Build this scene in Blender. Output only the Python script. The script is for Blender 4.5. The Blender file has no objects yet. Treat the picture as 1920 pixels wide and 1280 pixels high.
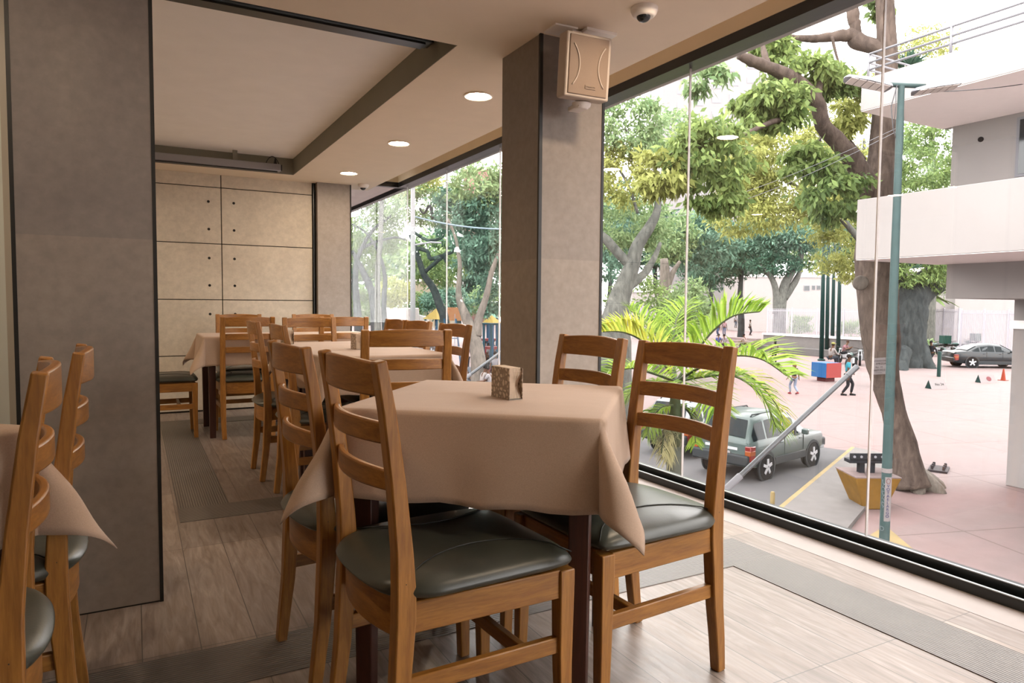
import bpy, bmesh, math, random
from mathutils import Vector, Matrix, Euler, Quaternion
import numpy as np

SC = bpy.context.scene
COL = SC.collection
PI = math.pi
R = math.radians

# ------------------------------------------------------------------ camera
FPX, YAW, PITCH, ROLL = 1303.62, 0.496996, -0.0543619, 0.00786151
EYE = Vector((0.0, 0.0, 1.08))
def cam_axes():
    fw = Vector((math.sin(YAW) * math.cos(PITCH), math.cos(YAW) * math.cos(PITCH), math.sin(PITCH)))
    r = Vector((math.cos(YAW), -math.sin(YAW), 0.0))
    u = r.cross(fw)
    c, s = math.cos(ROLL), math.sin(ROLL)
    return c * r + s * u, -s * r + c * u, fw
CR, CU, CF = cam_axes()
cd = bpy.data.cameras.new('camera')
cd.sensor_width = 36.0
cd.lens = FPX / 1920.0 * 36.0
cd.clip_start = 0.05
cd.clip_end = 1000.0
cam = bpy.data.objects.new('camera', cd)
COL.objects.link(cam)
m3 = Matrix((CR, CU, -CF)).transposed()
cam.matrix_world = Matrix.Translation(EYE) @ m3.to_4x4()
SC.camera = cam

# ------------------------------------------------------------------ world, colour management
SKY = 7.6
w = bpy.data.worlds.new('overcast_sky')
SC.world = w
w.use_nodes = True
wn = w.node_tree.nodes
bg = wn['Background']
bg.inputs['Color'].default_value = (1.0, 0.98, 0.972, 1)
bg.inputs['Strength'].default_value = SKY
SC.cycles.max_bounces = 14
SC.cycles.diffuse_bounces = 9
SC.cycles.transparent_max_bounces = 16
SC.cycles.sample_clamp_indirect = 12.0
vs = SC.view_settings
vs.view_transform = 'Standard'
vs.look = 'None'
vs.exposure = 0.55
vs.gamma = 1.0
vs.use_curve_mapping = False

LAMP = 150.0          # radiance of the round ceiling lamps
LAMP_COL = (1.0, 0.78, 0.55)

def at(px, py, d):
    "world point seen at that place of the photograph, d metres deep"
    return EYE + d * CF + (px - 960) / FPX * d * CR - (py - 640) / FPX * d * CU
def ground(px, py, z):
    v = CF + (px - 960) / FPX * CR - (py - 640) / FPX * CU
    return EYE + v * ((z - EYE.z) / v.z)

# ------------------------------------------------------------------ materials
def lin(c):
    if isinstance(c, str):
        c = tuple(int(c[i:i + 2], 16) / 255 for i in (0, 2, 4))
    return tuple((x / 12.92 if x <= 0.04045 else ((x + 0.055) / 1.055) ** 2.4) for x in c[:3]) + (1.0,)
class NT:
    def __init__(s, name):
        s.m = bpy.data.materials.new(name)
        s.m.use_nodes = True
        s.t = s.m.node_tree
        s.b = s.t.nodes['Principled BSDF']
        s.out = s.t.nodes['Material Output']
    def n(s, typ, **kw):
        x = s.t.nodes.new(typ)
        for k, v in kw.items():
            if k.startswith('i_'):
                x.inputs[k[2:].replace('_', ' ')].default_value = v
            else:
                setattr(x, k, v)
        return x
    def l(s, a, b):
        s.t.links.new(a, b)
    def ramp(s, fac, stops):
        r = s.n('ShaderNodeValToRGB')
        e = r.color_ramp.elements
        while len(e) < len(stops):
            e.new(0.5)
        for i, (p, c) in enumerate(stops):
            e[i].position = p
            e[i].color = c if len(c) == 4 else tuple(c) + (1,)
        s.l(fac, r.inputs[0])
        return r.outputs[0]
    def co(s, scale=(1, 1, 1), rot=(0, 0, 0), kind='Object', loc=(0, 0, 0)):
        t = s.n('ShaderNodeTexCoord')
        mp = s.n('ShaderNodeMapping')
        mp.inputs['Scale'].default_value = scale
        mp.inputs['Rotation'].default_value = rot
        mp.inputs['Location'].default_value = loc
        s.l(t.outputs[kind], mp.inputs[0])
        return mp.outputs[0]
    def noise(s, vec, scale, detail=3.0, rough=0.55, dist=0.0):
        x = s.n('ShaderNodeTexNoise')
        x.inputs['Scale'].default_value = scale
        x.inputs['Detail'].default_value = detail
        x.inputs['Roughness'].default_value = rough
        x.inputs['Distortion'].default_value = dist
        s.l(vec, x.inputs['Vector'])
        return x.outputs['Fac']
    def bump(s, h, strength=0.2, dist=0.01):
        b = s.n('ShaderNodeBump')
        b.inputs['Strength'].default_value = strength
        b.inputs['Distance'].default_value = dist
        s.l(h, b.inputs['Height'])
        s.l(b.outputs[0], s.b.inputs['Normal'])
    def base(s, sock):
        s.l(sock, s.b.inputs['Base Color'])
    def mix(s, f, a, b, mode='MIX'):
        x = s.n('ShaderNodeMix', data_type='RGBA', blend_type=mode)
        if hasattr(f, 'links') or hasattr(f, 'is_linked'):
            s.l(f, x.inputs[0])
        else:
            x.inputs[0].default_value = f
        for v, i in ((a, 6), (b, 7)):
            if hasattr(v, 'is_linked'):
                s.l(v, x.inputs[i])
            else:
                x.inputs[i].default_value = v
        return x.outputs[2]
EXT = 0.37           # darkens outdoor colours to offset the strong sky
def osimple(name, c, *a, **kw):
    m = simple(name, c, *a, k=EXT, **kw)
    b = m.node_tree.nodes['Principled BSDF']
    if b.inputs['Roughness'].default_value > 0.45:
        b.inputs['Specular IOR Level'].default_value = 0.12
    return m
def simple(name, c, rough=0.6, metal=0.0, spec=0.5, var=0.0, vscale=6.0, bump=0.0, coat=0.0, k=1.0):
    t = NT(name)
    c = tuple(x * k for x in lin(c)[:3]) + (1.0,)
    t.b.inputs['Roughness'].default_value = rough
    t.b.inputs['Metallic'].default_value = metal
    t.b.inputs['Specular IOR Level'].default_value = spec
    t.b.inputs['Coat Weight'].default_value = coat
    t.b.inputs['Base Color'].default_value = c
    if var > 0:
        nz = t.noise(t.co(), vscale, 4)
        lo = tuple(x * (1 - var) for x in c[:3]) + (1,)
        hi = tuple(min(1, x * (1 + var)) for x in c[:3]) + (1,)
        t.base(t.ramp(nz, [(0.3, lo), (0.7, hi)]))
        if bump > 0:
            t.bump(nz, bump, 0.01)
    return t.m
def emissive(name, col, strength):
    t = NT(name)
    t.b.inputs['Base Color'].default_value = (0.8, 0.8, 0.8, 1)
    t.b.inputs['Emission Color'].default_value = tuple(col) + (1,)
    t.b.inputs['Emission Strength'].default_value = strength
    return t.m

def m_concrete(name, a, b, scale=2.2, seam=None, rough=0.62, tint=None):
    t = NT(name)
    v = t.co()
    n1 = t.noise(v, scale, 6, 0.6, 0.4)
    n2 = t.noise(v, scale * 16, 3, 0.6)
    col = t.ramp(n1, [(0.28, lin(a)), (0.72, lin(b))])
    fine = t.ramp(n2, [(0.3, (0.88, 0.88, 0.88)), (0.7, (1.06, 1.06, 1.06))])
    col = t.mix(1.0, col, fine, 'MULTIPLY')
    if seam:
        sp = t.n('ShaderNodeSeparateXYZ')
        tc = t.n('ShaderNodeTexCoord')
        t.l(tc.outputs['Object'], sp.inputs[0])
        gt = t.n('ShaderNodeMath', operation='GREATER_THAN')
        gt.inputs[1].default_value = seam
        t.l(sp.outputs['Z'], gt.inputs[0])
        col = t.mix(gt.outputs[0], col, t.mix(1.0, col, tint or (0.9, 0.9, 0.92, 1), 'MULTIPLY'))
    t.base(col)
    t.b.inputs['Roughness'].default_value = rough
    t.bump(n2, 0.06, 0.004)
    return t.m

def m_floor():
    t = NT('wood_look_tile')
    v = t.co(rot=(0, 0, PI / 2), loc=(0, 0, 0))
    br = t.n('ShaderNodeTexBrick')
    br.offset = 0.37
    br.offset_frequency = 1
    br.inputs['Scale'].default_value = 1.0
    br.inputs['Brick Width'].default_value = 0.98
    br.inputs['Row Height'].default_value = 0.163
    br.inputs['Mortar Size'].default_value = 0.0016
    br.inputs['Mortar Smooth'].default_value = 0.1
    br.inputs['Color1'].default_value = (0.25, 0.25, 0.25, 1)
    br.inputs['Color2'].default_value = (0.85, 0.85, 0.85, 1)
    br.inputs['Mortar'].default_value = (0.5, 0.5, 0.5, 1)
    t.l(v, br.inputs['Vector'])
    g1 = t.noise(t.co((9, 1.1, 1)), 3.2, 6, 0.6, 1.3)
    g2 = t.noise(t.co((70, 5, 1)), 1.0, 4, 0.6, 0.6)
    c1 = t.ramp(g1, [(0.25, lin('695b50')), (0.5, lin('83766d')), (0.75, lin('998e86'))])
    c2 = t.ramp(g2, [(0.35, (0.80, 0.79, 0.78)), (0.62, (1.03, 1.03, 1.03))])
    c = t.mix(1.0, c1, c2, 'MULTIPLY')
    tint = t.ramp(br.outputs['Color'], [(0.2, (0.80, 0.80, 0.82)), (0.9, (1.12, 1.10, 1.08))])
    c = t.mix(1.0, c, tint, 'MULTIPLY')
    c = t.mix(br.outputs['Fac'], c, lin('4a423c'))
    t.base(c)
    t.b.inputs['Roughness'].default_value = 0.36
    t.l(t.ramp(g2, [(0.3, (0.30, 0.30, 0.30)), (0.7, (0.44, 0.44, 0.44))]), t.b.inputs['Roughness'])
    inv = t.n('ShaderNodeMath', operation='MULTIPLY_ADD')
    t.l(br.outputs['Fac'], inv.inputs[0])
    inv.inputs[1].default_value = -1.5
    t.l(g2, inv.inputs[2])
    t.bump(inv.outputs[0], 0.12, 0.002)
    return t.m

def m_ribbed(axis):
    t = NT('ribbed_strip_' + axis)
    tc = t.n('ShaderNodeTexCoord')
    wv = t.n('ShaderNodeTexWave', wave_type='BANDS', bands_direction=axis, wave_profile='SIN')
    wv.inputs['Scale'].default_value = 2 * PI / 20 / 0.012
    t.l(tc.outputs['Object'], wv.inputs['Vector'])
    nz = t.noise(t.co(), 9, 4)
    c = t.ramp(wv.outputs['Fac'], [(0.15, lin('3c3733')), (0.65, lin('6a635d'))])
    c = t.mix(1.0, c, t.ramp(nz, [(0.3, (0.9, 0.9, 0.9)), (0.7, (1.05, 1.05, 1.05))]), 'MULTIPLY')
    t.base(c)
    t.b.inputs['Roughness'].default_value = 0.42
    t.bump(wv.outputs['Fac'], 0.35, 0.003)
    return t.m

def m_wood(name, a, b, axis='Z', rough=0.38):
    t = NT(name)
    sc = {'Z': (14, 14, 1.2), 'X': (1.2, 14, 14), 'Y': (14, 1.2, 14)}[axis]
    oi = t.n('ShaderNodeObjectInfo')
    tc = t.n('ShaderNodeTexCoord')
    ad = t.n('ShaderNodeVectorMath', operation='ADD')
    t.l(tc.outputs['Object'], ad.inputs[0])
    t.l(oi.outputs['Random'], ad.inputs[1])
    mp = t.n('ShaderNodeMapping')
    mp.inputs['Scale'].default_value = sc
    t.l(ad.outputs[0], mp.inputs[0])
    n1 = t.noise(mp.outputs[0], 3.0, 6, 0.62, 0.9)
    n2 = t.noise(mp.outputs[0], 16.0, 3, 0.6, 0.3)
    c = t.ramp(n1, [(0.22, lin(a)), (0.78, lin(b))])
    c = t.mix(1.0, c, t.ramp(n2, [(0.3, (0.80, 0.78, 0.75)), (0.6, (1.04, 1.04, 1.04))]), 'MULTIPLY')
    t.base(c)
    t.b.inputs['Roughness'].default_value = rough
    t.bump(n2, 0.05, 0.002)
    return t.m

def m_leather():
    t = NT('dark_leatherette')
    v = t.co()
    n1 = t.noise(v, 5, 3)
    n2 = t.noise(v, 180, 2)
    t.base(t.ramp(n1, [(0.3, lin('363832')), (0.7, lin('45473f'))]))
    t.b.inputs['Roughness'].default_value = 0.34
    ad = t.n('ShaderNodeMath', operation='MULTIPLY_ADD')
    t.l(n2, ad.inputs[0])
    ad.inputs[1].default_value = 0.12
    t.l(n1, ad.inputs[2])
    t.bump(ad.outputs[0], 0.25, 0.006)
    return t.m

def m_cloth(name, c):
    t = NT(name)
    v = t.co()
    n1 = t.noise(v, 3, 3)
    n2 = t.noise(v, 420, 2)
    c = lin(c)
    t.base(t.mix(1.0, t.ramp(n1, [(0.3, tuple(x * .93 for x in c[:3])), (0.7, tuple(x * 1.05 for x in c[:3]))]),
                 t.ramp(n2, [(0.3, (0.9, 0.9, 0.9)), (0.7, (1.05, 1.05, 1.05))]), 'MULTIPLY'))
    t.b.inputs['Roughness'].default_value = 0.78
    t.b.inputs['Sheen Weight'].default_value = 0.15
    t.b.inputs['Specular IOR Level'].default_value = 0.3
    t.bump(n1, 0.25, 0.02)
    return t.m

def m_glass(name='window_glass', tint=(0.955, 0.952, 0.948), k=1.0):
    t = NT(name)
    t.t.nodes.remove(t.b)
    lw = t.n('ShaderNodeLayerWeight')
    lw.inputs['Blend'].default_value = 0.5
    p = t.n('ShaderNodeMath', operation='POWER')
    t.l(lw.outputs['Facing'], p.inputs[0])
    p.inputs[1].default_value = 4.0
    mu = t.n('ShaderNodeMath', operation='MULTIPLY_ADD')
    t.l(p.outputs[0], mu.inputs[0])
    mu.inputs[1].default_value = 0.6 * k
    mu.inputs[2].default_value = 0.03 * k
    tr = t.n('ShaderNodeBsdfTransparent')
    tr.inputs['Color'].default_value = tint + (1,)
    gl = t.n('ShaderNodeBsdfGlossy')
    gl.inputs['Roughness'].default_value = 0.0
    gl.inputs['Color'].default_value = (1, 1, 1, 1)
    mx = t.n('ShaderNodeMixShader')
    t.l(mu.outputs[0], mx.inputs[0])
    t.l(tr.outputs[0], mx.inputs[1])
    t.l(gl.outputs[0], mx.inputs[2])
    t.l(mx.outputs[0], t.out.inputs['Surface'])
    return t.m

def m_leaf(name, a, b, trans=0.35, scale=1.0):
    t = NT(name)
    nz = t.noise(t.co(), scale, 2)
    geo = t.n('ShaderNodeNewGeometry')
    rnd = t.n('ShaderNodeMath', operation='MULTIPLY_ADD')
    t.l(geo.outputs['Random Per Island'], rnd.inputs[0])
    rnd.inputs[1].default_value = 0.55
    hf = t.n('ShaderNodeMath', operation='MULTIPLY')
    t.l(nz, hf.inputs[0])
    hf.inputs[1].default_value = 0.45
    t.l(hf.outputs[0], rnd.inputs[2])
    c = t.ramp(rnd.outputs[0], [(0.15, lin(a)), (0.85, lin(b))])
    t.base(c)
    t.b.inputs['Roughness'].default_value = 0.55
    t.b.inputs['Specular IOR Level'].default_value = 0.12
    tl = t.n('ShaderNodeBsdfTranslucent')
    t.l(c, tl.inputs['Color'])
    mx = t.n('ShaderNodeMixShader')
    mx.inputs[0].default_value = trans
    t.l(t.b.outputs[0], mx.inputs[1])
    t.l(tl.outputs[0], mx.inputs[2])
    t.l(mx.outputs[0], t.out.inputs['Surface'])
    return t.m

def m_bark(name, a, b, scale=3.0):
    t = NT(name)
    v = t.co((1, 1, 0.35))
    n1 = t.noise(v, scale * 4, 6, 0.65, 0.6)
    n2 = t.noise(t.co(), scale * 0.6, 3)
    c = t.ramp(n1, [(0.25, lin(a)), (0.75, lin(b))])
    c = t.mix(1.0, c, t.ramp(n2, [(0.3, (0.8, 0.8, 0.8)), (0.7, (1.12, 1.1, 1.08))]), 'MULTIPLY')
    t.base(c)
    t.b.inputs['Roughness'].default_value = 0.9
    t.b.inputs['Specular IOR Level'].default_value = 0.08
    t.bump(n1, 0.6, 0.03)
    return t.m

# ------------------------------------------------------------------ mesh builder
class MB:
    def __init__(s):
        s.v, s.f, s.mi = [], [], []
        s.k = 0
    def add(s, vs, fs):
        o = len(s.v)
        s.v += [tuple(p) for p in vs]
        s.f += [tuple(i + o for i in q) for q in fs]
        s.mi += [s.k] * len(fs)
        return s
    def box(s, c, d, rot=None):
        x, y, z = d[0] / 2, d[1] / 2, d[2] / 2
        P = [Vector((i * x, j * y, k * z)) for k in (-1, 1) for j in (-1, 1) for i in (-1, 1)]
        if rot is not None:
            P = [rot @ p for p in P]
        c = Vector(c)
        return s.add([p + c for p in P], [(0, 2, 3, 1), (4, 5, 7, 6), (0, 1, 5, 4), (2, 6, 7, 3), (0, 4, 6, 2), (1, 3, 7, 5)])
    def b2(s, lo, hi):
        return s.box([(a + b) / 2 for a, b in zip(lo, hi)], [abs(b - a) for a, b in zip(lo, hi)])
    def loft(s, rings, cap=True, closed=True):
        n = len(rings[0])
        vs = [p for r in rings for p in r]
        fs = []
        for i in range(len(rings) - 1):
            for j in range(n if closed else n - 1):
                a, b = i * n + j, i * n + (j + 1) % n
                fs.append((a, b, b + n, a + n))
        if cap and closed:
            fs.append(tuple(reversed(range(n))))
            fs.append(tuple(range((len(rings) - 1) * n, len(rings) * n)))
        return s.add(vs, fs)
    def tube(s, pts, rad, seg=10, cap=True):
        pts = [Vector(p) for p in pts]
        if not hasattr(rad, '__len__'):
            rad = [rad] * len(pts)
        up = None
        rings = []
        for i, p in enumerate(pts):
            d = (pts[min(i + 1, len(pts) - 1)] - pts[max(i - 1, 0)]).normalized()
            if up is None:
                up = Vector((0, 0, 1)) if abs(d.z) < 0.9 else Vector((1, 0, 0))
            sx = d.cross(up).normalized()
            up = sx.cross(d).normalized()
            rings.append([p + rad[i] * (math.cos(2 * PI * k / seg) * sx + math.sin(2 * PI * k / seg) * up) for k in range(seg)])
        return s.loft(rings, cap)
    def bar(s, pts, ws, ds, side=(1, 0, 0)):
        "rectangular bar through pts; width along side, depth across"
        side = Vector(side)
        rings = []
        pts = [Vector(p) for p in pts]
        for i, p in enumerate(pts):
            d = (pts[min(i + 1, len(pts) - 1)] - pts[max(i - 1, 0)]).normalized()
            sx = (side - d * side.dot(d)).normalized()
            up = sx.cross(d).normalized()
            wv = (ws[i] if hasattr(ws, '__len__') else ws) / 2
            dv = (ds[i] if hasattr(ds, '__len__') else ds) / 2
            rings.append([p - wv * sx - dv * up, p + wv * sx - dv * up, p + wv * sx + dv * up, p - wv * sx + dv * up])
        return s.loft(rings)
    def lathe(s, prof, seg=20, c=(0, 0, 0), rot=None):
        rings = []
        c = Vector(c)
        for r, z in prof:
            ring = [Vector((r * math.cos(2 * PI * k / seg), r * math.sin(2 * PI * k / seg), z)) for k in range(seg)]
            if rot is not None:
                ring = [rot @ p for p in ring]
            rings.append([p + c for p in ring])
        return s.loft(rings)
    def prism(s, poly, z0, z1):
        return s.loft([[(x, y, z0) for x, y in poly], [(x, y, z1) for x, y in poly]])
    def ball(s, c, r, seg=14, rings=8):
        if not hasattr(r, '__len__'):
            r = (r, r, r)
        rr = []
        for i in range(rings + 1):
            a = -PI / 2 + PI * i / rings
            q = max(math.cos(a), 0.02)
            rr.append([(c[0] + r[0] * q * math.cos(2 * PI * k / seg), c[1] + r[1] * q * math.sin(2 * PI * k / seg), c[2] + r[2] * math.sin(a)) for k in range(seg)])
        return s.loft(rr)
    def build(s, name, mat, parent=None, smooth=False, bevel=0.0, seg=2, recalc=True, loc=None):
        me = bpy.data.meshes.new(name)
        me.from_pydata(s.v, [], s.f)
        mats = mat if isinstance(mat, (list, tuple)) else [mat]
        for m in mats:
            me.materials.append(m)
        if len(mats) > 1:
            me.polygons.foreach_set('material_index', s.mi)
        if recalc:
            bm = bmesh.new()
            bm.from_mesh(me)
            bmesh.ops.recalc_face_normals(bm, faces=bm.faces)
            bm.to_mesh(me)
            bm.free()
        me.update()
        if smooth:
            me.polygons.foreach_set('use_smooth', [True] * len(me.polygons))
            if smooth != True:
                me.set_sharp_from_angle(angle=R(smooth))
        o = bpy.data.objects.new(name, me)
        COL.objects.link(o)
        if parent:
            o.parent = parent
        if loc is not None:
            o.location = loc
        if bevel > 0:
            b = o.modifiers.new('bevel', 'BEVEL')
            b.width = bevel
            b.segments = seg
            b.limit_method = 'ANGLE'
            b.angle_limit = R(40)
            if not smooth:
                me.polygons.foreach_set('use_smooth', [True] * len(me.polygons))
                me.set_sharp_from_angle(angle=R(35))
        return o
def tag(o, label=None, cat=None, group=None, kind=None):
    if label: o['label'] = label
    if cat: o['category'] = cat
    if group: o['group'] = group
    if kind: o['kind'] = kind
    return o
def thing(name, label, cat, loc=(0, 0, 0), rz=0.0, group=None):
    o = bpy.data.objects.new(name, None)
    o.empty_display_size = 0.1
    COL.objects.link(o)
    o.location = loc
    o.rotation_euler = (0, 0, rz)
    return tag(o, label, cat, group)
def struct(o, label=None):
    return tag(o, label, kind='structure')
def dup(root, loc=None, rz=None, label=None, group=None):
    def cp(o, par):
        c = o.copy()
        COL.objects.link(c)
        if par is not None:
            c.parent = par
        for ch in o.children:
            cp(ch, c)
        return c
    r = cp(root, None)
    if loc is not None: r.location = loc
    if rz is not None: r.rotation_euler = (0, 0, rz)
    if label: r['label'] = label
    if group: r['group'] = group
    return r
def text_mesh(name, s, size, mat, parent, loc, rot, extrude=0.0006, align='CENTER', sx=1.0):
    cu = bpy.data.curves.new(name, 'FONT')
    cu.body = s
    cu.size = size
    cu.align_x = align
    cu.align_y = 'CENTER'
    cu.extrude = extrude
    o = bpy.data.objects.new(name, cu)
    COL.objects.link(o)
    dg = bpy.context.evaluated_depsgraph_get()
    me = bpy.data.meshes.new_from_object(o.evaluated_get(dg))
    bpy.data.objects.remove(o)
    me.materials.clear()
    me.materials.append(mat)
    o = bpy.data.objects.new(name, me)
    COL.objects.link(o)
    o.parent = parent
    o.location = loc
    o.rotation_euler = rot
    o.scale = (sx, 1, 1)
    return o
rng = random.Random(7)
# ------------------------------------------------------------------ room shell
M = {}
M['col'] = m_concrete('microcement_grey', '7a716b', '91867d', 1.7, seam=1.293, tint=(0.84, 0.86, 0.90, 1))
M['panel'] = m_concrete('concrete_panel', 'bcb1a0', 'd2c8b6', 1.5)
M['pil'] = m_concrete('microcement_light', '8c837b', '9c938b', 1.7)
M['floor'] = m_floor()
M['ribx'] = m_ribbed('Y')
M['riby'] = m_ribbed('X')
M['ceil'] = simple('ceiling_paint', 'e6d8c4', 0.9, var=0.02)
M['ceilhi'] = simple('recess_paint', 'f6f3f0', 0.9, var=0.02)
M['olive'] = simple('dark_olive_paint', '7f7b6e', 0.85, var=0.03)
M['cream'] = simple('cream_paint', 'e0cfb0', 0.8, var=0.02)
M['black'] = simple('black_aluminium', '15191a', 0.35, 0.0, 0.5)
M['trimblk'] = simple('black_trim', '141311', 0.5)
M['edge_glint'] = simple('grey_aluminium', 'b4babd', 0.3, 0.7)
M['sill'] = simple('grey_sill_tile', '8f8580', 0.35, var=0.05)
M['white'] = simple('white_plastic', 'e4ded8', 0.4)
M['glass'] = m_glass()
M['wallw'] = simple('pale_wall', 'd9d8ce', 0.8, var=0.03)
M['eave'] = simple('eave_white', 'c9bdb8', 0.8, var=0.04)
M['eaveg'] = simple('eave_grey', '9a9794', 0.7, var=0.05)
M['groove'] = simple('dark_joint', '25221e', 0.8)

ZC = 2.31            # ceiling
WX = 2.75            # inner face of the window frame
GX = 2.82            # glass
YB = 7.393           # back wall
YG = 7.80            # glass of the back window
X0, Y0 = -4.0, -3.5

struct(MB().b2((X0, Y0, -0.25), (2.62, 8.0, 0.0)).build('floor', M['floor']))
struct(MB().b2((2.585, Y0, -0.25), (2.90, 8.0, 0.001)).build('floor_border', M['sill']))
# inlaid ribbed bands
def band(x0, y0, x1, y1, wd):
    a = MB().b2((x0, y0, -0.02), (x1, y0 + wd, 0.003)).b2((x0, y1 - wd, -0.02), (x1, y1, 0.003))
    struct(a.build('floor_strip', M['ribx']))
    b = MB().b2((x0, y0 + wd, -0.02), (x0 + wd, y1 - wd, 0.003)).b2((x1 - wd, y0 + wd, -0.02), (x1, y1 - wd, 0.003))
    struct(b.build('floor_strip', M['riby']))
band(0.175, 3.70, 2.414, 6.915, 0.25)
band(-3.2, -2.6, 2.414, 2.297, 0.252)

# ceiling with the recess and the curtain pocket along the glass
RX, RY0, RY1, RZ = 1.381, 3.115, 7.03, 2.465
PX, PY = 2.27, 7.57
c = MB()
c.b2((X0, Y0, ZC), (PX, RY0, 2.9)).b2((X0, RY0, ZC), (-1.25, RY1, 2.9)).b2((RX, RY0, ZC), (PX, RY1, 2.9)).b2((X0, RY1, ZC), (PX, PY, 2.9))
struct(c.build('ceiling', M['ceil']))
struct(MB().b2((-1.27, RY0 - .02, RZ), (RX + .02, RY1 + .02, 2.88)).build('ceiling_recess', M['ceilhi']))
t = MB()
t.b2((RX - .004, RY0 + .004, ZC + .001), (RX + .003, RY1 - .004, RZ + .01)).b2((-1.25, RY0 - .003, ZC + .001), (RX, RY0 + .004, RZ + .01)).b2((-1.25, RY1 - .004, ZC + .001), (RX, RY1 + .003, RZ + .01))
struct(t.build('ceiling_recess_side', M['olive']))
struct(MB().b2((PX - .1, Y0, 2.66), (3.0, 8.1, 2.9)).b2((1.9, PY - .05, 2.66), (3.0, 8.1, 2.9)).build('ceiling_pocket', M['ceil']))
f = MB().b2((WX, Y0, 2.487), (WX + .03, 7.94, 2.7)).b2((1.9, 7.91, 2.487), (WX + .03, 7.94, 2.7))
struct(f.build('trim_1', M['cream']))

# black window frame: head, sill with two rails
f = MB().b2((WX, Y0, 2.432), (WX + .12, 7.94, 2.489)).b2((1.95, 7.90, 2.432), (WX + .12, 7.97, 2.489))
struct(f.build('trim_2', M['black']))
f = MB()
f.b2((WX, Y0, -.05), (WX + .025, 7.94, 0.042)).b2((WX + .025, Y0, -.05), (WX + .055, 7.94, 0.022))
f.b2((WX + .055, Y0, -.05), (WX + .10, 7.94, 0.068))
f.b2((1.95, 7.75, -.05), (WX + .1, 7.82, 0.068))
struct(f.build('trim_3', M['black'], bevel=0.003))
f = MB().b2((WX + .001, Y0, .0405), (WX + .013, 7.9, 0.0445)).b2((WX + .056, Y0, .0665), (WX + .07, 7.9, 0.0705))
struct(f.build('trim_glint', M['edge_glint']))  # pale strips stand in for highlights along the sill rail edges
# glass: one pane each, butt joints
seal = simple('clear_silicone', 'b5b0ad', 0.3)
yj = [1.909 + 1.18 * k for k in range(-4, 6)]
yj[-1] = YG
yj = [Y0] + yj
for i in range(len(yj) - 1):
    o = struct(MB().b2((GX, yj[i] + .003, 0.05), (GX + .012, yj[i + 1] - .003, 2.45)).build('window_%d' % (i + 1), M['glass']))
    MB().b2((GX - .001, yj[i + 1] - .0022, 0.06), (GX + .013, yj[i + 1] + .0022, 2.44)).build('seal', seal, o)
    o['label'] = 'frameless clear window pane along the street side, pane %s' % ['behind the viewer', 'one', 'two', 'three', 'four', 'five', 'six', 'seven', 'eight', 'nine', 'ten'][min(i, 10)]
o = struct(MB().b2((2.0, YG, 0.05), (GX, YG + .012, 2.45)).build('window_11', M['glass']))

# back wall: concrete panels with dark joints
bw = MB()
bw.b2((X0, YB + .012, -0.1), (1.66, YB + .2, 2.5))
struct(bw.build('wall_back', M['groove']))
rows = [-0.0, 0.012, 0.551, 1.095, 1.640, 2.186, 2.40]
xs = [-4.0, -3.1, -1.81, -0.52, 0.762, 1.640]
for i in range(len(xs) - 1):
    for j in range(1, len(rows) - 1):
        g = 0.004
        p = MB().b2((xs[i] + g, YB, rows[j] + g), (xs[i + 1] - g, YB + .03, rows[j + 1] - g))
        o = struct(p.build('wall_back_panel', M['panel'], bevel=0.0025))
        if j < 5:
            for sx in ([xs[i] + .115, xs[i + 1] - .115]):
                if sx < -0.6 or sx > 1.4: continue
                for zz in (rows[j] + .14, rows[j + 1] - .14):
                    MB().lathe([(0.013, 0.001), (0.013, -0.0006), (0.006, -0.0008), (0.005, 0.001)], 14, (sx, YB, zz), Matrix.Rotation(PI / 2, 3, 'X')).build('form_hole', M['groove'], o)
struct(MB().b2((1.643, YB - .0, 0), (1.672, YB + .1, 2.4)).b2((1.643, YB - .03, 0), (1.650, YB, 2.3)).build('trim_5', M['black']))
struct(MB().b2((1.672, 7.30, 0), (2.012, 7.95, 2.35)).build('column_back', M['pil']))
struct(MB().b2((2.010, 7.295, 0), (2.022, 7.31, 2.32)).b2((2.010, 7.295, 0), (2.018, 7.95, 2.32)).build('trim_6', M['trimblk']))
struct(MB().b2((1.90, 7.94, -.2), (2.03, 8.0, 2.9)).build('wall_back_end', M['pil']))

# columns
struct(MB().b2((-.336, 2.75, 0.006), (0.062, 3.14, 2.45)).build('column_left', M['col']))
struct(MB().b2((-.344, 2.753, 0.0), (0.070, 3.13, 0.02)).b2((0.060, 2.748, 0.0), (0.072, 2.765, 2.4)).b2((-.346, 2.748, 0.0), (-.334, 2.765, 2.4)).build('trim_7', M['trimblk']))
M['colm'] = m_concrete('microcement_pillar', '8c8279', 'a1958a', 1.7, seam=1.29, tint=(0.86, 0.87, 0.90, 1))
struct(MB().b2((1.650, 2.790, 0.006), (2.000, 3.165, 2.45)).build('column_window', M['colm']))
struct(MB().b2((1.646, 2.786, 0.0), (1.662, 2.800, 2.45)).b2((1.996, 2.786, 0.0), (2.010, 2.800, 2.45)).build('trim_8', M['trimblk']))

# pale partition left of the column and the unseen walls that close the room
struct(MB().b2((X0, 2.95, 0), (-.30, 3.05, 2.9)).build('wall_left_partition', M['wallw']))
d = struct(MB().b2((-1.3, 2.93, 0.0), (-.385, 2.952, 1.86)).build('door_1', simple('pale_door', 'eef3ef', 0.5)))
struct(MB().b2((-.385, 2.91, 0.0), (-.360, 2.953, 2.4)).build('trim_9', simple('pale_frame', 'cfc8bc', 0.4)))
struct(MB().b2((X0 - .2, Y0, 0), (X0, 8, 2.9)).build('wall_left', M['wallw']))
struct(MB().b2((X0, Y0 - .2, -.3), (3.0, Y0, 2.9)).build('wall_front', M['wallw']))
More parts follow.
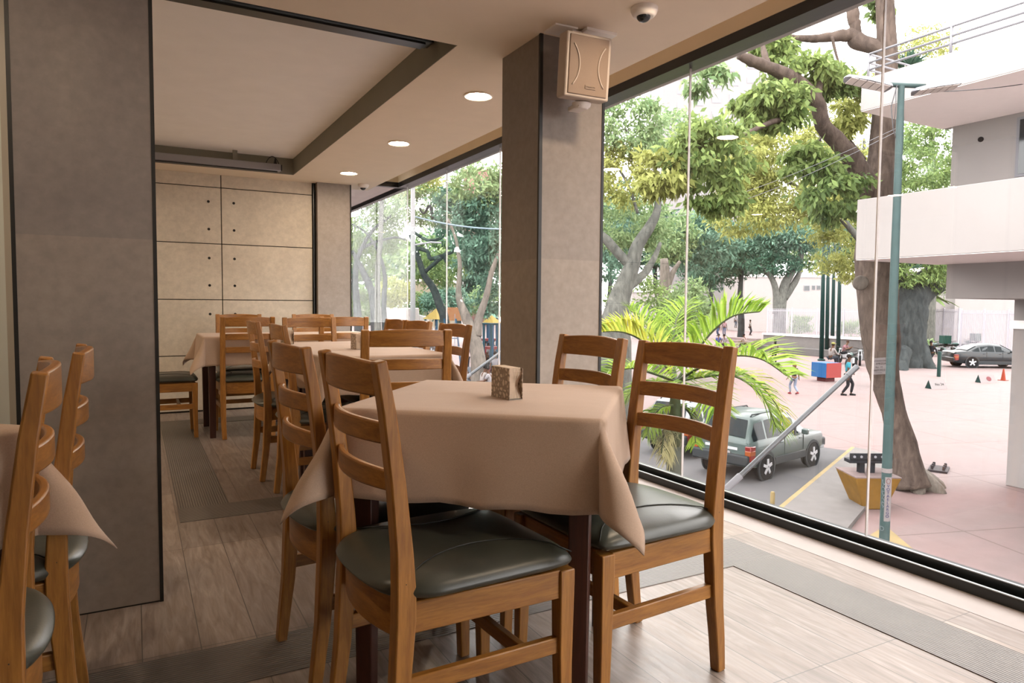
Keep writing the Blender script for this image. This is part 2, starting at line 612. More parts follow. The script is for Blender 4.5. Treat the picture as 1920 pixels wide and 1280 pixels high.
# own facade below the floor, eave outside
struct(MB().b2((2.80, Y0, -2.85), (2.88, 8.0, -0.05)).b2((1.9, 7.76, -2.85), (2.88, 7.86, -.05)).build('wall_facade', M['wallw']))
e = MB().b2((2.87, -6, 2.50), (3.0, 12.5, 2.62)).b2((-2, 7.98, 2.50), (2.99, 12.5, 2.62))
struct(e.build('roof_eave', M['eave']))
struct(MB().b2((2.985, -6, 2.485), (3.02, 12.5, 2.64)).build('roof_eave_edge', M['eaveg']))

# ------------------------------------------------------------------ ceiling lamps
mlamp = emissive('lamp_glow', LAMP_COL, LAMP)
mring = simple('lamp_ring', 'efe6da', 0.4)
def lamp_proto():
    t = thing('downlight', '', 'ceiling light')
    MB().lathe([(0.083, 0.0), (0.088, -0.006), (0.080, -0.009), (0.068, -0.004), (0.068, 0.0)], 28).build('ring', mring, t, smooth=40)
    MB().lathe([(0.067, 0.001), (0.0675, -0.0035), (0.03, -0.0045), (0.001, -0.0045)], 28).build('diffuser', mlamp, t)
    return t
L0 = lamp_proto()
lamps = [((1.815, 3.79), 'glowing round ceiling light beside the window pillar'),
         ((1.815, 5.20), 'glowing round ceiling light second from the window pillar'),
         ((1.815, 6.63), 'glowing round ceiling light nearest the back wall and its small dome camera'),
         ((1.90, 2.06), 'round ceiling light over the near window, seen only as a reflection'),
         ((1.815, 0.55), 'round ceiling light over the aisle behind the viewer'),
         ((-0.50, 1.78), 'round ceiling light over the table beside the wide column'),
         ((-1.75, 3.5), 'added unseen fill light behind the wide column, first of six'),  # these six are added out of view to brighten recess and back wall
         ((-1.75, 4.15), 'added unseen fill light behind the wide column, second of six'),
         ((-1.75, 4.8), 'added unseen fill light behind the wide column, third of six'),
         ((-1.75, 5.45), 'added unseen fill light behind the wide column, fourth of six'),
         ((-1.75, 6.1), 'added unseen fill light behind the wide column, fifth of six'),
         ((-1.75, 6.75), 'added unseen fill light behind the wide column, last of six')]
for i, ((x, y), lb) in enumerate(lamps):
    o = L0 if i == 0 else dup(L0)
    o.location = (x, y, ZC)
    tag(o, lb, group='round ceiling lights')
# ------------------------------------------------------------------ chairs
M['woodz'] = m_wood('honey_wood_upright', '75491c', 'b07a38', 'Z')
M['woodx'] = m_wood('honey_wood_rail', '72461a', 'ab7534', 'X')
M['woody'] = m_wood('honey_wood_side_rail', '75491c', 'b07a38', 'Y')
M['leather'] = m_leather()
M['stitch'] = simple('seam_piping', '23241f', 0.5)
M['legwood'] = m_wood('dark_red_wood', '2e1610', '4a261a', 'Z', 0.4)
CW, CH, CD, CS = 0.41, 0.96, 0.456, 0.44     # width over the posts, height, depth, seat frame top

def arc_rail(z0, z1, y_edge, bulge, th, half, crown=0.0, n=10):
    "rail bent backwards between the posts"
    rings = []
    for i in range(n + 1):
        x = -half + 2 * half * i / n
        k = 1 - (x / half) ** 2
        y = y_edge - bulge * k
        zt = z1 + crown * k
        rings.append([(x, y - th / 2, z0), (x, y + th / 2, z0), (x, y + th / 2, zt), (x, y - th / 2, zt)])
    return rings
def back_y(z):
    P = [(0, -.030), (.2, -.010), (.42, .0), (.55, -.001), (.7, -.012), (.85, -.029), (.96, -.046)]
    for (a, ya), (b, yb) in zip(P, P[1:]):
        if z <= b:
            return ya + (yb - ya) * (z - a) / (b - a)
    return P[-1][1]
def make_chair():
    t = thing('dining_chair', '', 'chair')
    wp = 0.04
    hx = CW / 2 - wp / 2
    for s in (-1, 1):
        zs = [0.0, .1, .2, .3, .40, .46, .55, .7, .85, CH]
        dz = [.030, .034, .038, .042, .046, .046, .040, .034, .030, .026]
        pts = [(s * (hx - (.004 if z < .05 else 0)), back_y(z) + d / 2, z) for z, d in zip(zs, dz)]
        MB().bar(pts, [.034, .036, .038, .04, .04, .04, .04, .04, .038, .036], dz).build('back_leg', M['woodz'], t, bevel=0.004)
        fx = s * (0.437 / 2 - .02)
        zf = [0, .2, .40, CS - .002]
        MB().bar([(fx + s * .002 * (z < .1), CD - .02 + (.004 if z < .1 else 0), z) for z in zf], [.030, .036, .042, .042], [.030, .036, .042, .042]).build('front_leg', M['woodz'], t, bevel=0.003)
    half = CW / 2 - wp + .004
    MB().loft(arc_rail(.884, CH - .006, back_y(.92) + .014, .026, .018, half, .008)).build('top_rail', M['woodx'], t, bevel=0.004, smooth=30)
    for z0, z1 in ((.780, .826), (.678, .722)):
        MB().loft(arc_rail(z0, z1, back_y(z0) + .016, .034, .016, half, .004)).build('back_slat', M['woodx'], t, bevel=0.004, smooth=30)
    # seat frame
    MB().loft(arc_rail(CS - .085, CS + .004, .024, .030, .022, half)).build('rear_rail', M['woodx'], t, bevel=0.003, smooth=30)
    MB().box((0, CD - .022, CS - .036), (0.36, .022, .07)).build('front_rail', M['woodx'], t, bevel=0.003)
    for s in (-1, 1):
        a, b = Vector((s * (hx - .0), .035, CS - .036)), Vector((s * (.437 / 2 - .018), CD - .036, CS - .036))
        MB().bar([a, b], .024, .07, side=(1, 0, 0)).build('side_rail', M['woody'], t, bevel=0.003)
        a, b = Vector((s * (hx - .002), .025, .250)), Vector((s * (.437 / 2 - .022), CD - .034, .250))
        MB().bar([a, b], .020, .040, side=(1, 0, 0)).build('stretcher', M['woody'], t, bevel=0.003)
    MB().bar([(-.19, CD - .13, .252), (.19, CD - .13, .252)], .020, .034, side=(0, 1, 0)).build('stretcher', M['woodx'], t, bevel=0.003)
    # cushion
    n, mm = 18, 18
    def hw(v):     # half width along the depth
        return (0.176 + (.232 - .176) * min(1, max(0, (v + .02) / .09))) if v < .07 else .232 - .0 * v
    y0, y1 = -.018, CD + .010
    rings_top, rings_bot = [], []
    V, F = [], []
    def prof(u):       # pillow height 0..1 over -1..1
        return max(0.0, 1 - abs(u) ** 5) ** 0.5
    for layer in (0, 1):
        for j in range(mm + 1):
            q = -1 + 2 * j / mm
            qq = math.copysign(1 - (1 - abs(q)) ** 1.6, q)
            y = (y0 + y1) / 2 + qq * (y1 - y0) / 2
            cut = 1.0
            for i in range(n + 1):
                p = -1 + 2 * i / n
                pp = math.copysign(1 - (1 - abs(p)) ** 1.6, p)
                e = max(abs(pp), abs(qq))
                rc = 1 - 0.035 * (abs(pp) ** 6) * (abs(qq) ** 6) * 2
                wv = hw(y)
                x = pp * wv * rc
                yy = (y0 + y1) / 2 + qq * (y1 - y0) / 2 * rc
                bl = -.022 * (1 - (pp) ** 2) if q < -.7 else 0
                bl *= (abs(q) - .7) / .3 if q < -.7 else 0
                h = prof(pp) * prof(qq)
                z = CS + .002 + (.020 + .040 * h if layer else .020 - .018 * h ** .3)
                V.append((x, yy + bl, z))
    W1 = n + 1
    off = W1 * (mm + 1)
    for j in range(mm):
        for i in range(n):
            a = j * W1 + i
            F.append((a, a + W1, a + W1 + 1, a + 1))
            F.append((off + a, off + a + 1, off + a + W1 + 1, off + a + W1))
    for i in range(n):
        F.append((i, i + 1, off + i + 1, off + i))
        a = mm * W1 + i
        F.append((a + 1, a, off + a, off + a + 1))
    for j in range(mm):
        a = j * W1
        F.append((a + W1, a, off + a, off + a + W1))
        a = j * W1 + n
        F.append((a, a + W1, off + a + W1, off + a))
    seat = MB().add(V, F).build('seat', M['leather'], t, smooth=True)
    sub = seat.modifiers.new('sub', 'SUBSURF')
    sub.levels = sub.render_levels = 1
    # stitched seams: two bowed lines meeting the corners
    sm = MB()
    for s in (-1, 1):
        pts = []
        for i in range(13):
            k = i / 12
            y = .02 + k * (CD - .02)
            x = s * (.205 - .11 * math.sin(PI * k) ** .8)
            h = prof(x / .232) * prof((y - .224) / .242)
            pts.append((x, y, CS + .0235 + .040 * h))
        sm.tube(pts, .0016, 6)
    sm.build('seam', M['stitch'], seat, smooth=True)
    return t

CH0 = make_chair()
chair_n = [0]
def chair(x, y, rz, label, group):
    o = CH0 if chair_n[0] == 0 else dup(CH0)
    chair_n[0] += 1
    o.location = (x, y, 0)
    o.rotation_euler = (0, 0, R(rz))
    return tag(o, label, 'chair', group)
G1, G2, G3, G0 = 'chairs at the near table', 'chairs at the middle tables', 'chairs at the back tables', 'chairs at the table beside the wide column'
chair(.461, 1.575, -86.5, 'wooden ladder-back chair nearest the viewer, green-black seat under the near table', G1)
chair(.418, 2.075, -86.5, 'wooden chair touching the nearest chair, back half hidden by the cloth corner', G1)
chair(1.482, 1.655, 92.5, 'wooden chair by the window with its leather seat and legs in full view', G1)
chair(1.478, 2.155, 91, 'wooden chair against the window pillar, only its back above the near table', G1)
chair(1.075, 2.985, -11, 'wooden chair at the near end of the middle tables, back towards the viewer', G2)
chair(.70, 3.86, -90, 'wooden chair on the aisle side of the middle tables, close behind the cloth corner', G2)
chair(.67, 4.53, -90, 'wooden chair on the aisle side of the middle tables, farther from the viewer', G2)
chair(1.60, 3.70, 91, 'wooden chair on the window side of the middle tables, tallest against the glass', G2)
chair(1.64, 4.40, 93, 'shadowed wooden chair second along the window side of the middle tables', G2)
chair(1.62, 4.80, 90, 'wooden chair third along the window side of the middle tables, before a white truck', G2)
chair(1.19, 5.47, 180, 'wooden chair at the far end of the middle tables, facing the viewer', G2)
chair(.78, 5.82, 0, 'wooden chair with its back to the viewer at the aisle end of the back tables', G3)
chair(1.52, 5.74, 0, 'wooden chair with its back to the viewer at the window end of the back tables', G3)
chair(.86, 6.96, 180, 'wooden chair against the concrete wall, at the aisle end of the back tables', G3)
chair(1.55, 6.96, 180, 'wooden chair against the concrete wall beside the back pillar', G3)
chair(-.03, 6.2, -90, 'wooden chair half hidden by the wide column, seat side on to the back table', G3)
chair(-.186, 1.57, 94, 'wooden chair at the picture edge, back edge-on, before the wide column', G0)
chair(-.155, 2.06, 92.5, 'wooden chair behind the edge-on one, nearest the wide column', G0)

# ------------------------------------------------------------------ tables and cloths
M['cloth'] = m_cloth('beige_tablecloth', 'b29985')
ZT = 0.80
def make_table(a):
    t = thing('dining_table', '', 'table')
    MB().box((0, 0, ZT - .018), (2 * a - .012, 2 * a - .012, .030)).build('tabletop', M['legwood'], t, bevel=.004)
    MB().box((0, a - .06, ZT - .075), (2 * a - .14, .022, .08)).box((0, -a + .06, ZT - .075), (2 * a - .14, .022, .08)).box((a - .06, 0, ZT - .075), (.022, 2 * a - .14, .08)).box((-a + .06, 0, ZT - .075), (.022, 2 * a - .14, .08)).build('apron', M['legwood'], t, bevel=.003)
    for sx in (-1, 1):
        for sy in (-1, 1):
            p = (sx * (a - .055), sy * (a - .055))
            MB().bar([(p[0], p[1], 0), (p[0], p[1], .5), (p[0], p[1], ZT - .034)], [.044, .052, .056], [.044, .052, .056]).build('leg', M['legwood'], t, bevel=.003)
    return t
def make_cloth(a, ov, seed, flare, hems=None, wide=1.0):
    "square cloth over a square top; flare = outward lean of the four hanging corners (degrees)"
    rg = random.Random(seed)
    ph = [rg.uniform(0, 6.28) for _ in range(8)]
    rad = .014
    def side(d):
        "distance past the table edge -> (outward, down), rounded edge"
        if d <= 0: return 0.0, 0.0
        L = rad * PI / 2
        if d < L:
            th = d / rad
            return rad * math.sin(th), rad * (1 - math.cos(th))
        return rad, rad + d - L
    n_in, n_out = 12, 14
    A = a - rad
    ts = [-(A + ov * (1 - k / n_out)) for k in range(n_out)] + [-A + 2 * A * k / n_in for k in range(n_in + 1)] + [A + ov * (k + 1) / n_out for k in range(n_out)]
    # extra samples on the bend
    ts = sorted(set(ts + [s * (A + rad * PI / 2 * q) for s in (-1, 1) for q in (.25, .5, .75, 1)]))
    V = []
    for v in ts:
        for u in ts:
            du, dv = max(0, abs(u) - A), max(0, abs(v) - A)
            su, sv = (1 if u > 0 else -1), (1 if v > 0 else -1)
            x, y = max(-A, min(A, u)), max(-A, min(A, v))
            z = ZT
            if du > 0 and dv > 0:
                r = math.hypot(du, dv)
                fi = math.atan2(dv, du)
                ci = (0 if sv < 0 else 2) + (0 if su < 0 else 1)
                k = math.sin(2 * fi) ** wide
                o, dn = side(r)
                ang = R(flare[ci]) * k + R(2.0) * (1 - k)
                # rounded start, then a straight fall leaning outwards along the diagonal
                dl = max(0, dn - rad)
                q = (1 - math.exp(-dl / .03))
                lean = math.tan(ang) * dl * (.55 + .45 * q) + .004 * math.sin(dl * 30 + ph[ci]) * k
                fall = math.cos(ang) * dl + min(dn, rad)
                e = o * (1 - k * .25)
                diag = Vector((su, sv)).normalized() * lean * math.cos(ang) + Vector((su, -sv)).normalized() * (.16 * dl * math.sin(4 * fi) * min(1.0, math.tan(R(flare[ci])) * 2))
                side_dir = Vector((math.cos(fi) * su, math.sin(fi) * sv))
                x += side_dir.x * e + diag.x
                y += side_dir.y * e + diag.y
                z -= fall
            elif du > 0 or dv > 0:
                d = du + dv
                o, dn = side(d)
                along = y if du > 0 else x
                hang = max(0, dn - rad) / ov
                wv = hang * (.010 * math.sin(along * 9 + ph[4 + (su > 0) + 2 * (sv > 0)]) + .004 * math.sin(along * 24 + ph[5]))
                o += hang * .020 + wv
                z -= dn + .004 * hang * math.sin(along * 31 + ph[6])
                if du > 0: x += su * o
                else: y += sv * o
            else:
                z += .0006 * math.sin(u * 9 + ph[0]) * math.sin(v * 7 + ph[1])
            V.append((x, y, z + .003))
    n = len(ts)
    F = [(j * n + i, j * n + i + 1, (j + 1) * n + i + 1, (j + 1) * n + i) for j in range(n - 1) for i in range(n - 1)]
    o = MB().add(V, F).build('tablecloth', M['cloth'], smooth=True, recalc=False)
    so = o.modifiers.new('thickness', 'SOLIDIFY')
    so.thickness = .0022
    so.offset = 1
    return o
TA = 0.345
T0 = make_table(TA)
def table(x, y, rz, label, clabel, flare, ov, seed, group, first=False):
    t = T0 if first else dup(T0)
    t.location = (x, y, 0)
    t.rotation_euler = (0, 0, R(rz))
    tag(t, label, 'table', group)
    c = make_cloth(TA + .008, ov, seed, flare)
    c.location = (x, y, 0)
    c.rotation_euler = (0, 0, R(rz))
    tag(c, clabel, 'tablecloth', 'beige tablecloths')
    return c
GT = 'square dark-legged dining tables'
# corner order of flare: (-u,-v) (+u,-v) (-u,+v) (+u,+v)
table(.95, 1.845, -41 + 0, 'dark-legged square table nearest the viewer, turned between four chairs', 'beige cloth on the near table, the one under the perforated napkin holder', (29, 29, 27, 7), .236, 3, GT, True)
table(1.17, 3.84, 0, 'dark-legged table of the middle pair, the nearer one', 'beige cloth on the nearer of the middle tables, corner hanging by the window', (14, 26, 14, 8), .20, 5, GT)
table(1.17, 4.545, 0, 'dark-legged table of the middle pair, the farther one', 'beige cloth on the farther of the middle tables', (14, 8, 14, 22), .20, 6, GT)
table(.815, 6.215, 0, 'dark-legged table at the back, beside the half hidden chair', 'beige cloth on the back table, one long corner hanging over the aisle', (30, 8, 30, 8), .235, 8, GT)
table(1.515, 6.215, 0, 'dark-legged table at the back, beside the back pillar', 'beige cloth on the back table nearest the back pillar', (8, 22, 8, 22), .20, 9, GT)
table(-.70, 1.81, -41, 'dark-legged table at the picture edge beside the wide column', 'beige cloth at the picture edge, its corner poking between two chair backs', (29, 29, 27, 29), .252, 11, GT)

# ------------------------------------------------------------------ napkin holders
def perforated():
    t = NT('perforated_metal')
    tc = t.n('ShaderNodeTexCoord')
    mp = t.n('ShaderNodeMapping')
    mp.inputs['Scale'].default_value = (62, 62, 62)
    t.l(tc.outputs['Object'], mp.inputs[0])
    vo = t.n('ShaderNodeTexVoronoi', feature='DISTANCE_TO_EDGE')
    vo.inputs['Scale'].default_value = 1.0
    t.l(mp.outputs[0], vo.inputs['Vector'])
    gt = t.n('ShaderNodeMath', operation='GREATER_THAN')
    gt.inputs[1].default_value = 0.19
    t.l(vo.outputs['Distance'], gt.inputs[0])
    t.base(t.mix(gt.outputs[0], lin('8a7a6b'), lin('c4b4a0')))
    mm = t.n('ShaderNodeMath', operation='MULTIPLY_ADD')
    t.l(gt.outputs[0], mm.inputs[0])
    mm.inputs[1].default_value = -0.3
    mm.inputs[2].default_value = 0.3
    t.l(mm.outputs[0], t.b.inputs['Metallic'])
    t.b.inputs['Roughness'].default_value = 0.45
    return t.m
M['perf'] = perforated()
M['napkin'] = simple('paper_napkin', 'd2c0ab', 0.9, var=.05, vscale=40)
def napkin_holder(x, y, z, rz, label):
    t = thing('napkin_holder', label, 'napkin holder', (x, y, z), R(rz), 'napkin holders')
    b = MB()
    for s in (-1, 1):
        b.box((s * .021, 0, .047), (.0022, .113, .090))
    b.build('side_plate', M['perf'], t, bevel=.0008)
    MB().box((0, 0, .0025), (.044, .113, .003)).build('base', simple('holder_metal', '8d8378', .4, .7), t)
    n = MB()
    for i in range(9):
        k = i / 8 - .5
        rings = []
        for j in range(9):
            z_ = .005 + .088 * j / 8
            bow = .010 * math.sin(j / 8 * PI) * (1 if i > 5 else .3) * k * 2
            xx = k * .034 + bow * .3
            e = .052 - .022 * math.sin(j / 8 * PI * 1.15) ** 2 * (i / 8)
            rings.append([(xx - .0017, -e, z_), (xx + .0017, -e, z_), (xx + .0017, .054, z_), (xx - .0017, .054, z_)])
        n.loft(rings)
    n.build('napkins', M['napkin'], t)
    return t
napkin_holder(.952, 1.785, ZT + .0035, 0, 'perforated metal napkin holder on the near table')
napkin_holder(1.15, 4.04, ZT + .0035, 0, 'napkin holder on the middle table, peeking beside the chair post')
napkin_holder(.88, 4.73, ZT + .0035, 12, 'napkin holder on the middle table, seen under a chair rail on the aisle side')

# ------------------------------------------------------------------ wall speaker, cameras, screens
t = thing('loudspeaker', 'white box loudspeaker bracketed high on the window pillar, curved grille', 'speaker', (1.755, 2.60, 2.115), R(-3))
M['spk'] = simple('speaker_cream', 'b9ab9e', 0.5)
rt = Matrix.Rotation(R(5), 3, 'X')
b = MB()
fr = [(-.113, -.045, -.135), (.113, -.045, -.135), (.113, -.045, .135), (-.113, -.045, .135)]
md = [(-.113, .02, -.135), (.113, .02, -.135), (.113, .02, .135), (-.113, .02, .135)]
bk = [(-.060, .120, -.105), (.060, .120, -.105), (.060, .120, .105), (-.060, .120, .105)]
b.loft([[tuple(rt @ Vector(p)) for p in r] for r in (fr, md, bk)])
b.build('cabinet', M['spk'], t, bevel=.007)
b = MB()
b.box(rt @ Vector((0, -.047, 0)), (.196, .006, .245), rt)
g = b.build('grille', simple('speaker_grille', '8b7767', 0.7, var=.04, vscale=300), t, bevel=.003)
for s in (-1, 1):
    pts = []
    for i in range(15):
        a = R(-42 + 84 * i / 14)
        pts.append(rt @ Vector((s * (.172 - .125 * math.cos(a)), -.051, .118 * math.sin(a) / math.sin(R(42)) * .72)))
    MB().tube(pts, .0035, 6).build('grille_rib', M['spk'], g, smooth=True)
bd = MB().box(rt @ Vector((.012, -.0515, -.088)), (.052, .003, .015), rt).build('badge', simple('badge_beige', '8b735c', .4), t)
text_mesh('badge_lettering', 'DYNAVOX', .0095, simple('badge_ink', '4a3423', .5), bd, rt @ Vector((.012, -.0535, -.088)), (R(95), 0, 0))
MB().lathe([(.028, -.165), (.040, -.150), (.044, -.135)], 14, (0.02, .03, 0), rt).box((.02, .065, -.150), (.06, .10, .02)).build('bracket', M['white'], t, bevel=.004)
MB().b2((-.115, .045, .186), (.0, .155, .1945)).b2((.03, .02, .180), (.19, .13, .1945)).b2((-.02, .06, .13), (.05, .12, .186)).build('ceiling_plate', M['white'], t, bevel=.002)

def dome(x, y, label):
    t = thing('dome_camera', label, 'camera', (x, y, ZC), R(-150), 'dome cameras')
    MB().lathe([(.056, .0), (.056, -.012), (.050, -.026), (.043, -.034), (.036, -.037)], 26).build('housing', M['white'], t, smooth=40)
    MB().ball((0.006, 0, -.034), (.030, .030, .026)).build('lens_dome', simple('camera_dome_black', '15171a', .08), t, smooth=True)
    return t
dome(1.885, 2.345, 'white dome security camera on the ceiling above the window pillar')
dome(2.125, 7.20, 'small white dome security camera on the ceiling by the back pillar')

M['alu'] = simple('silver_casing', '8f8d90', 0.35, 0.55)
M['slate'] = simple('slate_casing', '465057', 0.45, 0.3)
def screen_case(y, x0, x1, z0, z1, th, label, mat, cable=False):
    t = thing('projection_screen', label, 'projection screen', (x1, y, z0))
    L = x1 - x0
    h = z1 - z0
    MB().b2((-L, -th / 2, 0.006), (0, th / 2, h)).build('casing', mat, t, bevel=.006)
    MB().b2((-L, -th / 2 + .012, -.004), (-.03, th / 2 - .012, 0.010)).build('weight_bar', M['black'], t)
    MB().b2((0, -th / 2 + .004, .010), (.012, th / 2 - .004, h - .004)).build('end_cap', M['black'], t, bevel=.002)
    if cable:
        pts = [(-.13 + .12 * k, .0, h - .004 + .075 * math.sin(PI * k) ** .7) for k in [i / 12 for i in range(13)]]
        MB().tube(pts, .004, 6).build('cable', M['black'], t, smooth=True)
        MB().lathe([(.018, 0), (.006, .055)], 8, (-.045, 0, h)).build('hook', M['black'], t)
    for xx in (-.4, -L + .4):
        MB().b2((xx - .02, -.006, h), (xx + .02, .006, RZ - z0)).build('hanger', M['olive'], t)
screen_case(6.90, -1.2, 1.235, 2.300, 2.372, .075, 'silver projection screen casing hung by the back wall', M['alu'], True)
screen_case(3.40, -1.2, 1.345, 2.385, 2.437, .10, 'slate projection screen casing along the near edge of the ceiling recess', M['slate'])
# ------------------------------------------------------------------ the street outside
ZS = -2.85
def gp(px, py, dz=0.0):
    p = ground(px, py, ZS)
    return Vector((p.x, p.y, ZS + dz))
def pxw(px, py, d):
    "metres per pixel at depth d"
    return d / FPX
def depth(p):
    return (Vector(p) - EYE).dot(CF)

def m_plaza():
    t = NT('pinkish_plaza_concrete')
    v = t.co()
    n1 = t.noise(v, 0.16, 5, 0.6, 0.6)
    n2 = t.noise(v, 2.3, 5, 0.65)
    c = t.ramp(n1, [(0.32, lin('948787')), (0.5, lin('9c8886')), (0.68, lin('a38583'))])
    c = t.mix(1.0, c, t.ramp(n2, [(0.3, (0.92, 0.92, 0.92)), (0.7, (1.06, 1.05, 1.05))]), 'MULTIPLY')
    br = t.n('ShaderNodeTexBrick')
    br.offset = 0.0
    br.inputs['Brick Width'].default_value = 3.4
    br.inputs['Row Height'].default_value = 3.4
    br.inputs['Mortar Size'].default_value = 0.018
    br.inputs['Scale'].default_value = 1.0
    t.l(t.co(rot=(0, 0, R(17))), br.inputs['Vector'])
    c = t.mix(br.outputs['Fac'], c, lin('7d6c69'))
    c = t.mix(1.0, c, (EXT, EXT, EXT, 1), 'MULTIPLY')
    t.base(c)
    t.b.inputs['Roughness'].default_value = 0.8
    t.b.inputs['Specular IOR Level'].default_value = 0.15
    return t.m
M['plaza'] = m_plaza()
M['asphalt'] = osimple('grey_asphalt', '6f6e70', 0.85, var=.12, vscale=1.2)
M['kerby'] = osimple('yellow_kerb_paint', 'b09a6c', 0.7, var=.15, vscale=3)
M['kerb'] = osimple('kerb_concrete', '8b8684', 0.8, var=.1, vscale=3)
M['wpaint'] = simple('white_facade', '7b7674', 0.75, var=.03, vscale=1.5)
M['wpaintd'] = simple('white_facade_pink_lifted', 'e3d9d7', 0.8, var=.02)  # paler copy of the facade white, lifted to brighten the shaded balcony undersides
M['rail'] = simple('pale_grey_metal', '6f6f74', 0.5, .1, .2)
M['darkglass'] = osimple('dark_window_glass', '30383c', 0.08)
M['shut'] = osimple('grey_shutter', '55565a', 0.5, .3)
M['teal'] = osimple('teal_painted_steel', '536a6a', 0.5, var=.12, vscale=5)
M['teald'] = osimple('dark_green_steel', '173f3c', 0.5, var=.1)
M['greysteel'] = osimple('grey_steel_tube', '6f7378', 0.4, .4)
M['paper'] = osimple('white_paper', 'a89f9f', 0.7)
M['ink'] = osimple('black_ink', '2a2728', 0.7)
M['inkb'] = osimple('blue_ink', '2a3273', 0.7)
M['wire'] = osimple('wire', '6b6c70', 0.6)

struct(MB().b2((-60, -120, ZS - .3), (400, 400, ZS)).build('ground', M['plaza']))
A_, B_ = gp(1596, 846), gp(1452, 968)
C_ = B_ + (B_ - A_) * 1.2
kd = (A_ - B_).normalized()
kn = Vector((-kd.y, kd.x, 0))
road = [A_, A_ + kn * 11 + kd * 1.5, C_ + kn * 14, C_]
struct(MB().prism([(p.x, p.y) for p in road], ZS - .05, ZS + .006).build('road', M['asphalt']))
kb = MB()
kb.loft([[p, p - kn * .09, p - kn * .09 + Vector((0, 0, .13)), p + Vector((0, 0, .13))] for p in (C_, B_, A_)])
o = struct(kb.build('kerb', M['kerby']))
ramp = MB()
r0 = A_ - kn * .09
ramp.loft([[p, q, q + Vector((0, 0, h)), p + Vector((0, 0, .13))] for p, q, h in ((r0, r0 - kn * 1.1, .02), (r0 - kd * 3.2, r0 - kd * 3.2 - kn * 1.2, .02), (B_ - kn * .09, B_ - kn * .09 - kn * 1.2, .10), (C_ - kn * .09, C_ - kn * .09 - kn * 1.2, .10))])
struct(ramp.build('pavement', M['kerb']))
q = MB()
for px, py in ((1215, 0),):
    pass
pt = [gp(1612, 1015), gp(1660, 985), gp(1725, 1040), gp(1660, 1075)]
struct(MB().prism([(p.x, p.y) for p in pt], ZS, ZS + .004).build('road_marking', M['kerby']))

# --- white modern building across the street
bX, bY = 12.0, 8.53
WXX = 14.58
bt = thing('white_building', 'white concrete building with two deep balconies and a rooftop rail across the pavement', 'building', (bX, bY, ZS))
def bb(lo, hi, mb=None):
    mb = mb or MB()
    return mb.b2((lo[0] - bX, lo[1] - bY, lo[2] - ZS), (hi[0] - bX, hi[1] - bY, hi[2] - ZS))
E_ = -14
m = bb((bX, E_, 1.958), (bX + .16, bY, 3.08))
bb((bX + .16, bY - .16, 1.958), (WXX + .2, bY, 3.08), m)
m.build('balcony', M['wpaint'], bt, bevel=.01)
bb((bX + .01, E_, 1.95), (WXX, bY - .01, 2.10)).build('balcony_floor', M['wpaintd'], bt)
m = bb((bX, E_, 4.718), (bX + .16, bY, 5.30))
bb((bX + .16, bY - .16, 4.718), (WXX + .2, bY, 5.30), m)
m.build('balcony', M['wpaint'], bt, bevel=.01)
bb((bX + .01, E_, 4.71), (WXX, bY - .01, 4.92)).build('balcony_floor', M['wpaintd'], bt)
yw = 8.3
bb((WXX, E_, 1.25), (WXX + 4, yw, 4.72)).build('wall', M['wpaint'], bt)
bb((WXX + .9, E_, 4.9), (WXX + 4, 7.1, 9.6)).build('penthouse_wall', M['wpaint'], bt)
wf = bb((WXX - .02, 5.6, 3.52), (WXX + .03, 7.12, 4.62)).build('window_frame', M['rail'], bt)
m = MB()
for k in range(2):
    bb((WXX - .035, 5.66 + k * .73, 3.57 + 0), (WXX - .018, 6.33 + k * .73, 4.57), m)
m.build('pane', M['darkglass'], wf)
rl = MB()
for zz in (5.47, 5.60, 5.755):
    rl.tube([(bX + .08 - bX, E_ - bY, zz - ZS), (.08, -.08, zz - ZS), (WXX - bX, -.08, zz - ZS)], .022, 8)
rl.build('railing', M['rail'], bt, smooth=True)
for yy in (bY - .08, 6.96, 5.4, 3.8, 2.2):
    MB().tube([(.08, yy - bY, 5.28 - ZS), (.08, yy - bY, 5.755 - ZS)], .026, 8).build('railing_post', M['rail'], bt, smooth=True)
MB().lathe([(.05, 0), (.05, .02)], 14, (WXX - .002 - bX, 7.75 - bY, 4.35 - ZS), Matrix.Rotation(-PI / 2, 3, 'Y')).build('vent_hole', M['ink'], bt)
# ground floor pier and shutter
gx = 16.9
gy = 8.15
bb((gx, 7.55, ZS), (gx + .5, gy, 1.30)).build('pier', M['wpaint'], bt, bevel=.01)
bb((gx - .03, 7.5, .62), (gx + .5, gy + .06, .80)).build('pier_cap', M['wpaintd'], bt)
bb((gx - .01, E_, ZS), (gx + .5, 7.56, ZS + .75)).build('plinth', M['wpaintd'], bt)
bb((gx + .05, E_, .42), (gx + .5, 7.56, 1.3)).build('lintel', osimple('tan_lintel', 'a18d74', .8), bt)
bb((gx + .02, 7.45, ZS + .7), (gx + .12, 7.56, .6)).build('shutter_guide', M['shut'], bt)
m = MB()
for k in range(26):
    z = ZS + .75 + k * .098
    bb((gx + .08, E_ + 16, z), (gx + .12, 7.46, z + .086), m)
m.build('roller_shutter', M['shut'], bt, bevel=.01)
